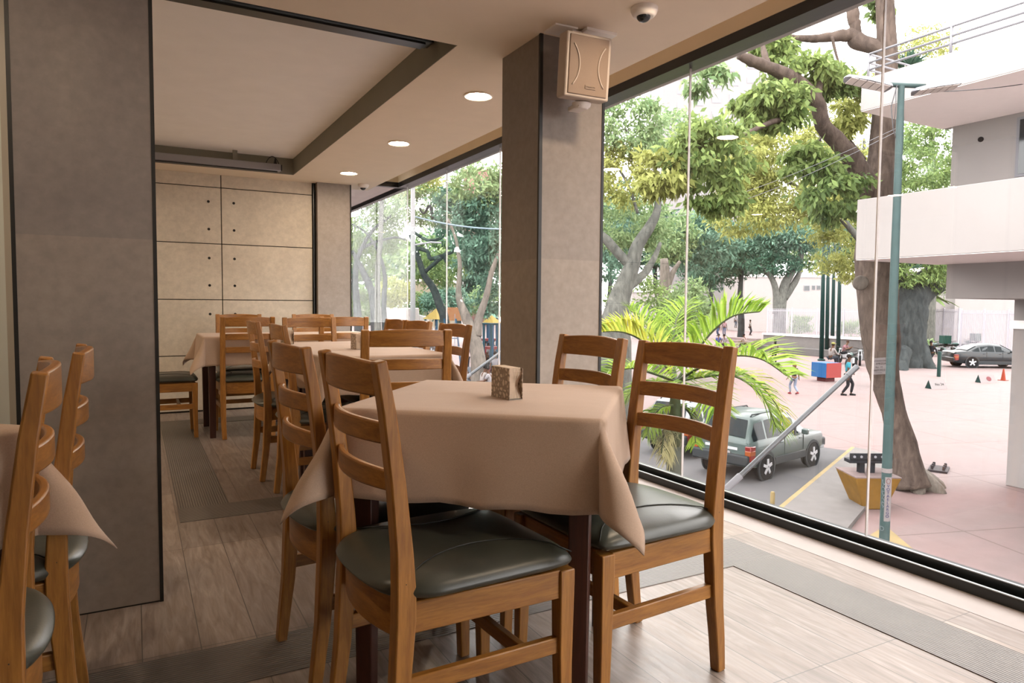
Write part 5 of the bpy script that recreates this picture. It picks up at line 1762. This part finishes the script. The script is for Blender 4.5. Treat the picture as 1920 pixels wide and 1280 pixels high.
for (px, py, d, mt), wh in zip(belt, where):
    tree('belt_tree', 'distant round tree of the park edge, %s' % wh, [([(px, 590, d), (px + 4, 530, d), (px, 480, d)], [5, 4, 3])],
         [cw_(px, py, d, 66, 62, 2200, 1.3, .5, mt, droop=.4, cl=60, sp=.13)], M['bark_d'], 'trees of the park edge')
# trees added out of view to dim the sky mirrored in the far window
for i, (x, y) in enumerate(((-26, 40), (-14, 52), (-3, 46), (7, 58), (-8, 70), (-34, 62))):
    b = Vector((x, y, ZS))
    t = thing('belt_tree', 'added tree round the corner, dims the sky mirrored in the glass', 'tree', tuple(b), 0, 'added trees round the corner')
    MB().tube([(0, 0, 0), (.3, 0, 4), (0, .2, 7)], [.4, .3, .2], 9).build('trunk', M['bark_d'], t, smooth=True)
    P, out = blob_points((0, 0, 8.5), (7, 7, 6.5), 2200, 60, .9)
    leaf_mesh('crown', P, nr.normal(size=(len(P), 3)) + np.array([0, 0, -.4]), 1.6, .7, M['lf_blue'], t)
# ridged palm trunk
p = at(1734, 645, 62)
t = thing('ridged_palm', 'thick ridged palm trunk between the fig tree and the white block', 'palm', (p.x, p.y, ZS))
kz = 62 / FPX
zb, zt = at(1734, 645, 62).z - ZS, at(1734, 560, 62).z - ZS
rg = []
n = 17
for i in range(n * 2):
    z = zb + (zt - zb) * i / (n * 2 - 1)
    rg.append(((11.5 if i % 2 else 9.2) * kz * (1.35 if i < 4 else 1), z))
MB().lathe([(12 * kz, 0)] + rg, 12).build('trunk', osimple('palm_fibre', '8a7767', .9, var=.25, vscale=3), t)
fr = []
for k in range(26):
    a = k * 2.4
    el = rng.uniform(.1, 1.0)
    L = 2.6
    fr.append((a, el, L))
m = MB()
for a, el, L in fr:
    pts = [(L * q * math.cos(a) * math.cos(el * .6), L * q * math.sin(a) * math.cos(el * .6), zt + L * q * math.sin(el) - 1.2 * q * q) for q in (0, .25, .5, .75, 1)]
    m.bar(pts, [.1, .5, .6, .4, .05], .02, side=(-math.sin(a), math.cos(a), 0))
m.build('fronds', M['lf_deep'], t)
tree('round_bush', 'low grey bush at the foot of the ridged palm', [], [cw_(1728, 652, 58, 20, 22, 500, .4, .12, 'lf_pale', droop=.1, cl=14, sp=.2)], M['bark_g'], None, 'bush')
for px, py, lb in ((1500, 612, 'tufted green plant behind the white railing, left of the masts'), (1598, 618, 'tufted green plant behind the white railing, right of the masts')):
    q = at(px, 640, 74)
    tree('tufted_plant', lb, [], [cw_(px, py, 74, 22, 17, 400, .9, .12, 'lf_pale', droop=-1.2, cl=9, sp=.22)], M['bark_g'], 'plants behind the railing', 'plant', Vector((q.x, q.y, q.z)))

# ------------------------------------------------------------------ the feather palm under the window
DP = 8.0
crown = at(1266, 742, DP)
base = Vector((crown.x, crown.y, ZS))
palm = thing('feather_palm', 'feather palm with yellow-green fronds standing just outside the window', 'palm', tuple(base))
M['palm_leaf'] = m_leaf('palm_leaflet', '3c5a1c', '87a03a', .45)
M['palm_yellow'] = m_leaf('palm_leaflet_yellow', '68802a', 'b0a848', .45)
M['palm_dry'] = m_leaf('palm_leaflet_dry', '8d8a66', 'b5ae86', .4)
M['palm_stem'] = osimple('palm_stem', '5f6b4e', .6, var=.2, vscale=9)
M['palm_trunk'] = osimple('palm_trunk_ringed', '6d7268', .7, var=.2, vscale=7)
hC = crown.z - ZS
rings = []
for i in range(30):
    z = hC * .80 * i / 29
    rings.append((.082 + (.006 if i % 2 else 0) + .02 * (1 - i / 29), z))
MB().lathe(rings, 16).build('trunk', M['palm_trunk'], palm, smooth=True)
MB().lathe([(.080, hC * .79), (.092, hC * .84), (.080, hC * .92), (.055, hC * 1.0), (.03, hC * 1.06)], 16).build('crownshaft', M['palm_stem'], palm, smooth=True)
def frond(pts, L, mat, up=.5, n=38, wdt=.028, sp=1.0):
    "pts: (px,py,depth) along the rib; leaflets both sides"
    P = [at(*p) - base for p in pts]
    Q = []
    for a, b, c_, d_ in zip([P[0]] + P[:-2], P[:-1], P[1:], P[2:] + [P[-1]]):
        for k in range(6):
            f = k / 6
            f2, f3 = f * f, f * f * f
            Q.append(.5 * ((2 * b) + (-a + c_) * f + (2 * a - 5 * b + 4 * c_ - d_) * f2 + (-a + 3 * b - 3 * c_ + d_) * f3))
    Q.append(P[-1])
    nQ = len(Q)
    MB_ = MB().tube(Q, [.016 * (1 - .8 * i / nQ) + .003 for i in range(nQ)], 6).build('frond', M['palm_stem'], palm, smooth=True)
    m = MB()
    for i in range(n):
        f = .12 + .88 * i / (n - 1)
        j = min(nQ - 2, int(f * (nQ - 1)))
        q = Q[j].lerp(Q[j + 1], f * (nQ - 1) - j)
        d = (Q[j + 1] - Q[j]).normalized()
        sx = d.cross(Vector((0, 0, 1)))
        if sx.length < .1: sx = Vector((1, 0, 0))
        sx.normalize()
        uz = sx.cross(d).normalized()
        l = L * (math.sin(PI * (.12 + .80 * f)) ** .7) * rng.uniform(.85, 1.1)
        for s in (-1, 1):
            dr = (sx * s * sp + d * rng.uniform(.55, .9) + uz * (up + rng.uniform(-.15, .2))).normalized()
            side = d.cross(dr).cross(dr).normalized() if abs(d.dot(dr)) < .99 else uz
            p0, p1 = q, q + dr * l * .5 + Vector((0, 0, .01))
            p2 = q + dr * l + Vector((0, 0, -.10 * l - .22 * l * max(0, rng.gauss(.3, .3))))
            wv = side * wdt * .5
            m.add([p0 - wv * .5, p0 + wv * .5, p1 + wv, p1 - wv, p2], [(0, 1, 2, 3), (3, 2, 4)])
    m.build('leaflets', mat, MB_, recalc=False)
F0 = (1268, 716, DP)
frond([F0, (1300, 668, DP), (1335, 622, DP - .1), (1375, 592, DP - .2), (1425, 584, DP - .3)], .60, M['palm_leaf'], .75, 46)
frond([F0, (1235, 668, DP + .1), (1200, 636, DP + .2), (1165, 622, DP + .2), (1130, 622, DP + .2)], .52, M['palm_yellow'], .85, 44)
frond([F0, (1245, 660, DP + .5), (1215, 610, DP + .8), (1180, 580, DP + 1)], .5, M['palm_leaf'], .6, 38)
frond([F0, (1262, 660, DP + .6), (1268, 600, DP + 1), (1290, 565, DP + 1.2)], .48, M['palm_leaf'], .3, 34)
frond([F0, (1310, 690, DP - .4), (1365, 668, DP - .8), (1425, 672, DP - 1.1), (1475, 704, DP - 1.3)], .58, M['palm_leaf'], .45, 52)
frond([F0, (1320, 706, DP - .2), (1380, 706, DP - .3), (1430, 745, DP - .4), (1455, 800, DP - .4)], .62, M['palm_leaf'], .15, 54)
frond([F0, (1330, 696, DP + .3), (1400, 702, DP + .5), (1450, 750, DP + .5), (1472, 795, DP + .5)], .58, M['palm_yellow'], .1, 46)
frond([F0, (1225, 700, DP - .4), (1180, 690, DP - .7), (1135, 705, DP - .8)], .46, M['palm_leaf'], .4, 38)
frond([F0, (1235, 716, DP + .2), (1195, 725, DP + .3), (1165, 760, DP + .3)], .44, M['palm_leaf'], .2, 36)
frond([F0, (1290, 720, DP - .6), (1320, 730, DP - 1), (1345, 770, DP - 1.2)], .42, M['palm_leaf'], .1, 32)
frond([(1262, 760, DP - .1), (1240, 765, DP - .15), (1222, 785, DP - .2), (1214, 815, DP - .2)], .34, M['palm_leaf'], 0, 30)
frond([(1268, 762, DP), (1285, 765, DP), (1300, 790, DP), (1304, 830, DP)], .34, M['palm_leaf'], 0, 30)
frond([(1262, 780, DP - .12), (1250, 795, DP - .15), (1244, 820, DP - .18), (1240, 850, DP - .2)], .30, M['palm_dry'], -.3, 28, .014, .5)
m = MB()
f0 = at(1258, 795, DP - .1) - base
for i in range(46):
    a = at(1250 + rng.uniform(-36, 30), 815 + rng.uniform(-28, 24), DP - .2 + rng.uniform(-.12, .12)) - base
    mid = f0.lerp(a, .5) + Vector((0, 0, .02))
    m.tube([f0, mid, a], [.006, .004, .002], 4)
    for q in range(6):
        f = .4 + .1 * q
        c0 = mid.lerp(a, min(1, (f - .3) / .7))
        e = c0 + Vector((rng.uniform(-1, 1), rng.uniform(-1, 1), rng.uniform(-1, 1))) * .04
        m.tube([c0, e], [.004, .005], 4)
m.build('flower_cluster', osimple('palm_flower_cream', 'a3a27c', .8), palm)
m = MB()
for i in range(26):
    a = at(1252 + rng.uniform(-26, 16), 860 + rng.uniform(-8, 30), DP - .15 + rng.uniform(-.1, .1)) - base
    m.bar([at(1258, 835, DP - .12) - base, (at(1258, 835, DP - .12) - base).lerp(a, .6) + Vector((0, 0, .01)), a], [.012, .014, .002], .002, side=CR)
m.build('dry_leaflets', M['palm_dry'], palm)
# ------------------------------------------------------------------ people
def skin_mesh(name, nodes, edges, rad, mat, sub=1, root=0):
    me = bpy.data.meshes.new(name)
    me.from_pydata(nodes, edges, [])
    o = bpy.data.objects.new(name, me)
    COL.objects.link(o)
    o.modifiers.new('skin', 'SKIN')
    sl = me.skin_vertices[0].data
    for i, r in enumerate(rad):
        sl[i].radius = (r, r) if not hasattr(r, '__len__') else r
        sl[i].use_root = (i == root)
    s = o.modifiers.new('sub', 'SUBSURF')
    s.levels = s.render_levels = sub
    dg = bpy.context.evaluated_depsgraph_get()
    m2 = bpy.data.meshes.new_from_object(o.evaluated_get(dg))
    bpy.data.objects.remove(o)
    m2.name = name
    m2.polygons.foreach_set('use_smooth', [True] * len(m2.polygons))
    m2.materials.clear()
    m2.materials.append(mat)
    return m2
def ik(a, b, l1, l2, bend):
    d = b - a
    L = min(d.length, (l1 + l2) * .999)
    d.normalize()
    x = (L * L + l1 * l1 - l2 * l2) / (2 * L)
    h = math.sqrt(max(0, l1 * l1 - x * x))
    bn = (bend - d * bend.dot(d)).normalized()
    return a + d * x + bn * h
POSE = {
    # feet (left,right), hands, pelvis height, lean forward
    'stand': dict(f=[(-.10, .02), (.10, .0)], h=[(-.27, .04, .78), (.27, .06, .80)], pz=.93, ln=.0),
    'walk': dict(f=[(-.08, .34), (.08, -.34)], h=[(-.27, -.22, .86), (.27, .26, .90)], pz=.90, ln=.05),
    'stroll': dict(f=[(-.09, .16), (.09, -.20)], h=[(-.24, .16, .95), (.26, -.02, .80)], pz=.92, ln=.02),
    'arms': dict(f=[(-.08, .20), (.08, -.26)], h=[(-.42, -.10, .92), (.36, .10, .86)], pz=.91, ln=.02),
    'sit': dict(f=[(-.12, .52), (.12, .46)], h=[(-.16, .36, .66), (.16, .38, .64)], pz=.50, ln=.12),
    'phone': dict(f=[(-.12, .52), (.12, .46)], h=[(-.08, .34, .82), (.09, .34, .82)], pz=.50, ln=.22),
}
def person(label, loc, rz, pose, H, skin, top, legs, shoes, hair, hairlen=0, sleeves=.5, cap=None, seat=0.0, group='people on the plaza'):
    P = POSE[pose]
    V = Vector
    pv = V((0, 0, P['pz']))
    ln = P['ln']
    ch = pv + V((0, ln * .8, .34))
    nk = pv + V((0, ln * 1.1, .53))
    hd0 = pv + V((0, ln * 1.3 + .01, .60))
    hd1 = pv + V((0, ln * 1.4 + .02, .68))
    hd2 = pv + V((0, ln * 1.45 + .005, .78))
    sit = pose in ('sit', 'phone')
    nodes, rad, edges = [], [], []
    def add(p, r, par=None):
        nodes.append(tuple(p))
        rad.append(r)
        if par is not None:
            edges.append((par, len(nodes) - 1))
        return len(nodes) - 1
    i0 = add(pv, (.145, .10))
    i1 = add(pv + V((0, ln * .3, .17)), (.115, .085), i0)
    i2 = add(ch, (.145, .10), i1)
    i3 = add(nk - V((0, 0, .03)), .058, i2)
    i4 = add(hd0, .062, i3)
    i5 = add(hd1, (.078, .095), i4)
    i6 = add(hd2, (.070, .085), i5)
    joints = {}
    for s, (fx, fy), (hx, hy, hz) in ((-1, P['f'][0], P['h'][0]), (1, P['f'][1], P['h'][1])):
        hip = pv + V((s * .09, 0, -.05))
        toe_up = .06 if (pose in ('walk', 'arms') and fy < 0) else 0
        an = V((fx, fy, .085 + toe_up)) if not sit else V((fx, fy, .085))
        kn = ik(hip, an, .43, .42, V((0, 1, 0)) if not sit else V((0, .4, 1)))
        a = add(hip, .082, i0)
        k = add(hip.lerp(kn, .5), .072, a)
        b = add(kn, .056, k)
        c = add(kn.lerp(an, .35), .056, b)
        d = add(an, .036, c)
        ft = an + V((0, .06, -.05))
        e = add(ft, .038, d)
        e2 = add(an + V((0, .16, -.06 - (toe_up * .6))), .030, e)
        sh = ch + V((s * .175, .0, .10))
        hn = V((hx, hy + ln, hz if not sit else hz))
        el = ik(sh, hn, .28, .26, V((s * .3, -1, -.2)))
        f = add(sh, .056, i2)
        g = add(el, .040, f)
        h = add(hn, .026, g)
        dirv = (hn - el).normalized()
        sd = V((0, 1, 0)) if abs(dirv.y) < .8 else V((0, 0, 1))
        sd = (sd - dirv * sd.dot(dirv)).normalized()
        pm = add(hn + dirv * .055, (.034, .018), h)
        for q in range(4):
            off = (-.024 + .016 * q)
            L_ = (.058, .068, .064, .05)[q]
            m1 = add(hn + dirv * .085 + sd * off, .0085, pm)
            add(hn + dirv * (.085 + L_ * .9) + sd * off * 1.2 + dirv.cross(sd) * .012 * s, .0070, m1)
        tb = add(hn + dirv * .040 + sd * .034, .010, h)
        add(hn + dirv * .085 + sd * .055, .008, tb)
        joints[s] = (hip, kn, an, sh, el, hn, e2)
    t = thing('person', label, 'person', tuple(loc), rz, group)
    k_ = H / 1.72
    t.scale = (k_, k_, k_)
    def obj(name, me, par):
        o = bpy.data.objects.new(name, me)
        COL.objects.link(o)
        o.parent = par
        return o
    ms = pmat('skin', skin)
    obj('body', skin_mesh('body', nodes, edges, rad, ms), t)
    # shirt
    n2, e2_, r2 = [tuple(pv + V((0, 0, .03))), tuple(pv + V((0, ln * .3, .17))), tuple(ch), tuple(nk - V((0, 0, .055)))], [(0, 1), (1, 2), (2, 3)], [(.160, .118), (.140, .108), (.165, .118), (.085, .075)]
    for s in (-1, 1):
        hip, kn, an, sh, el, hn, _ = joints[s]
        n2.append(tuple(sh))
        r2.append(.076)
        e2_.append((2, len(n2) - 1))
        end = sh.lerp(el, min(1, sleeves * 1.4)) if sleeves < .8 else el
        n2.append(tuple(end))
        r2.append(.060)
        e2_.append((len(n2) - 2, len(n2) - 1))
        if sleeves >= .8:
            n2.append(tuple(el.lerp(hn, .9)))
            r2.append(.044)
            e2_.append((len(n2) - 2, len(n2) - 1))
    obj('shirt', skin_mesh('shirt', n2, e2_, r2, pmat('cloth', top)), t)
    n3, e3, r3 = [tuple(pv + V((0, 0, .04)))], [], [(.158, .118)]
    sho = MB()
    for s in (-1, 1):
        hip, kn, an, sh, el, hn, tip = joints[s]
        for j, (p, r) in enumerate(((hip, .100), (hip.lerp(kn, .5), .088), (kn, .070), (kn.lerp(an, .4), .066), (an + V((0, 0, .02)), .054))):
            n3.append(tuple(p))
            r3.append(r)
            e3.append((0 if j == 0 else len(n3) - 2, len(n3) - 1))
        tp = Vector(nodes[tip])
        dz = min(0.0, 0)
        sm = MB().tube([an + V((0, -.05, -.045)), an + V((0, .03, -.042)), tp + V((0, .02, -.0))], [.046, .050, .040], 10)
        obj_ = sm.build('shoe', pmat('shoe', shoes), t, smooth=True)
    obj('trousers', skin_mesh('trousers', n3, e3, r3, pmat('cloth', legs)), t)
    c = hd1 + V((0, -.012, .055))
    hm = MB().ball((c.x, c.y, c.z), (.092, .106, .088), 14, 8)
    if hairlen:
        hm.tube([c + V((0, -.05, .0)), c + V((0, -.095, -.10)), c + V((0, -.09, -.18 - .25 * hairlen))], [.075, .085, .04], 10)
    obj_ = hm.build('hair', pmat('hair', hair), t, smooth=True)
    if cap:
        MB().lathe([(.104, 0), (.10, .06), (.06, .095), (.005, .10)], 14, (c.x, c.y, c.z + .01)).b2((c.x - .07, c.y + .06, c.z + .005), (c.x + .07, c.y + .20, c.z + .022)).build('cap', pmat('cloth', cap), t, smooth=40)
    fy = hd1.y + .092
    MB().lathe([(.016, 0), (.012, .016), (.003, .024)], 8, (hd1.x, fy, hd1.z - .005), Matrix.Rotation(R(-75), 3, 'X')).build('nose', ms, t, smooth=True)
    for s in (-1, 1):
        MB().ball((hd1.x + s * .032, fy - .008, hd1.z + .022), (.012, .007, .007), 8, 5).build('eye', pmat('hair', '1c1614'), t, smooth=True)
        MB().ball((hd1.x + s * .082, hd1.y, hd1.z + .0), (.012, .022, .032), 8, 5).build('ear', ms, t, smooth=True)
    MB().ball((hd1.x, fy - .008, hd1.z - .042), (.024, .008, .006), 8, 5).build('mouth', pmat('lip', '7b4238'), t, smooth=True)
    return t
def pmat(kind, c):
    n = '%s_%s' % (kind, c)
    return bpy.data.materials.get(n) or osimple(n, c, .8)
BR, TN = '6b4a38', '8f6c56'
cam_dir = math.atan2(-EYE.y, -EYE.x)
def face(px_dir, deg):
    "rotation so the figure faces along the picture (0 = to the right, 90 = away, -90 = towards the viewer)"
    return -YAW + R(deg) - PI / 2
p = gp(1588, 741)
person('person in a turquoise shirt and dark trousers walking past the red and blue cube', p, face(0, -20), 'stroll', 1.80, BR, '3f9fb2', '23242b', '1d1d20', '1b1614')
p = gp(1488, 739)
person('person in a black sleeveless top, pale leggings and red shoes striding with arms out', p, face(0, 100), 'arms', 1.42, TN, '1f2628', '98a2b8', 'a3303c', '7d5b3c', .4, .05)
p = gp(1556, 700)
person('person in a white shirt and yellow cap seated on the red and blue cube', Vector((p.x, p.y, ZS + .46)), face(0, 20), 'sit', 1.75, BR, 'a59d9b', '303642', '1e2024', '221a16', 0, .9, 'a3a05a')
p = gp(1580, 683)
person('person in a pink top and dark shorts seated among the parked motorbikes', Vector((p.x, p.y, ZS + .35)), face(0, -60), 'phone', 1.7, TN, 'b08088', '20242a', '9a9598', '4d3328', .0, .5)
p = gp(1473, 660)
person('person in a mint green top bending forward on the park ledge', Vector((p.x, p.y, ZS + .12)), face(0, -30), 'phone', 1.65, BR, '5a9c84', '6d6b74', '8d8a8c', '251d1a', .2)
p = gp(1487, 661)
person('person in a white top with dark hair sitting back on the park ledge', Vector((p.x, p.y, ZS + .12)), face(0, 190), 'phone', 1.65, TN, 'a8a0a2', '5c4a52', '8d8a8c', '201a1a')
p = gp(1452, 682)
person('person with long dark hair standing with their back turned by the palm tips', p, face(0, 90), 'stand', 1.68, BR, '8f8378', '2a3038', '202226', '1a1c24', .6)
p = gp(1730, 687)
person('person in grey clothes walking beyond the fig roots, nearer the tree', p, face(0, 180), 'walk', 1.72, BR, '6f6364', '8b8285', '2a2a2c', '8b8280', 0, .9)
p = gp(1746, 688)
person('person in a dark top carrying a bag, walking beyond the fig roots', p, face(0, 195), 'walk', 1.74, BR, '272c36', '1f242c', '202024', '171416', 0, .9)
q = at(1347, 644, 66)
for i, (px, py, d, lb, top, legs) in enumerate(((1347, 630, 72, 'person in white at the top of the park steps, in a pair', 'a9a3a4', '4a5570'), (1358, 630, 72, 'person in pale pink at the top of the park steps, in a pair', 'b58f96', '5c6580'), (1379, 614, 95, 'small figure in pale clothes crossing the upper plaza', 'a5a0a2', '4e5a68'), (1406, 628, 78, 'person in pale clothes and dark shorts standing on the upper plaza', 'aaa49f', '3c4048'))):
    p = at(px, py, d)
    person(lb, p, face(0, 200 + 40 * i), 'stand', 1.7, BR, top, legs, '2a2a2e', '1e1a18')
for i, (px, py, lb, top) in enumerate(((1346, 662, 'person in blue seated on the park steps, head above the chair rail', '3c4f86'), (1358, 663, 'person with dark hair seated on the park steps above the chair rail', '8a8288'), (1397, 662, 'person in pale pink seated at the end of the park steps', 'b39a9a'))):
    p = gp(px, py)
    person(lb, Vector((p.x, p.y, ZS + .3)), face(0, 60 + 30 * i), 'sit', 1.7, BR, top, '3a3c44', '2a2a2e', '1d1718')
# people at the playground, far window
for px, py, pose, dg, top, legs, lb in ((917, 700, 'stand', 150, 'aaa6a8', '26282c', 'person in a white shirt and black trousers standing beside the swing frame'), (909, 694, 'stand', 60, '9a3540', '5a4a52', 'person in red standing beside the swing frame'),
                                        (925, 690, 'stand', 200, '4a4f58', '2c3038', 'person in grey nearest the window pillar by the swing frame'), (899, 700, 'stroll', 30, '8f8a94', '4c5058', 'person in pale grey by the pale forked trunk'),
                                        (890, 735, 'sit', -30, '394752', '30343c', 'person in dark blue seated below the pale forked trunk'), (903, 742, 'sit', 30, 'b3a9a6', '7c7a80', 'person in cream seated in front of the swing frame'),
                                        (921, 745, 'sit', 160, 'a8a4a8', '54586a', 'person in white seated beside the napkin holder edge'), (875, 700, 'stand', 100, 'a4909a', '484c58', 'person in lilac standing behind the window side chair')):
    p = gp(px, py)
    person(lb, Vector((p.x, p.y, ZS)), face(0, dg), pose, 1.72, BR, top, legs, '222226', '1d1816', 0, .5, group='people by the playground')
for px, py, pose, top in ((884, 728, 'sit', '7a7f88'), (911, 728, 'sit', '8a4a50'), (928, 728, 'stand', 'a29fa4')):
    p = gp(px, py)
    person({'7a7f88': 'person in slate grey seated between two others in the far window', '8a4a50': 'person in dull red seated in the middle of the playground crowd', 'a29fa4': 'person in pale grey standing at the pillar edge of the playground crowd'}[top], p, face(0, 80), pose, 1.7, TN, top, '3c4048', '222226', '241c1a', 0, .5, group='people by the playground')
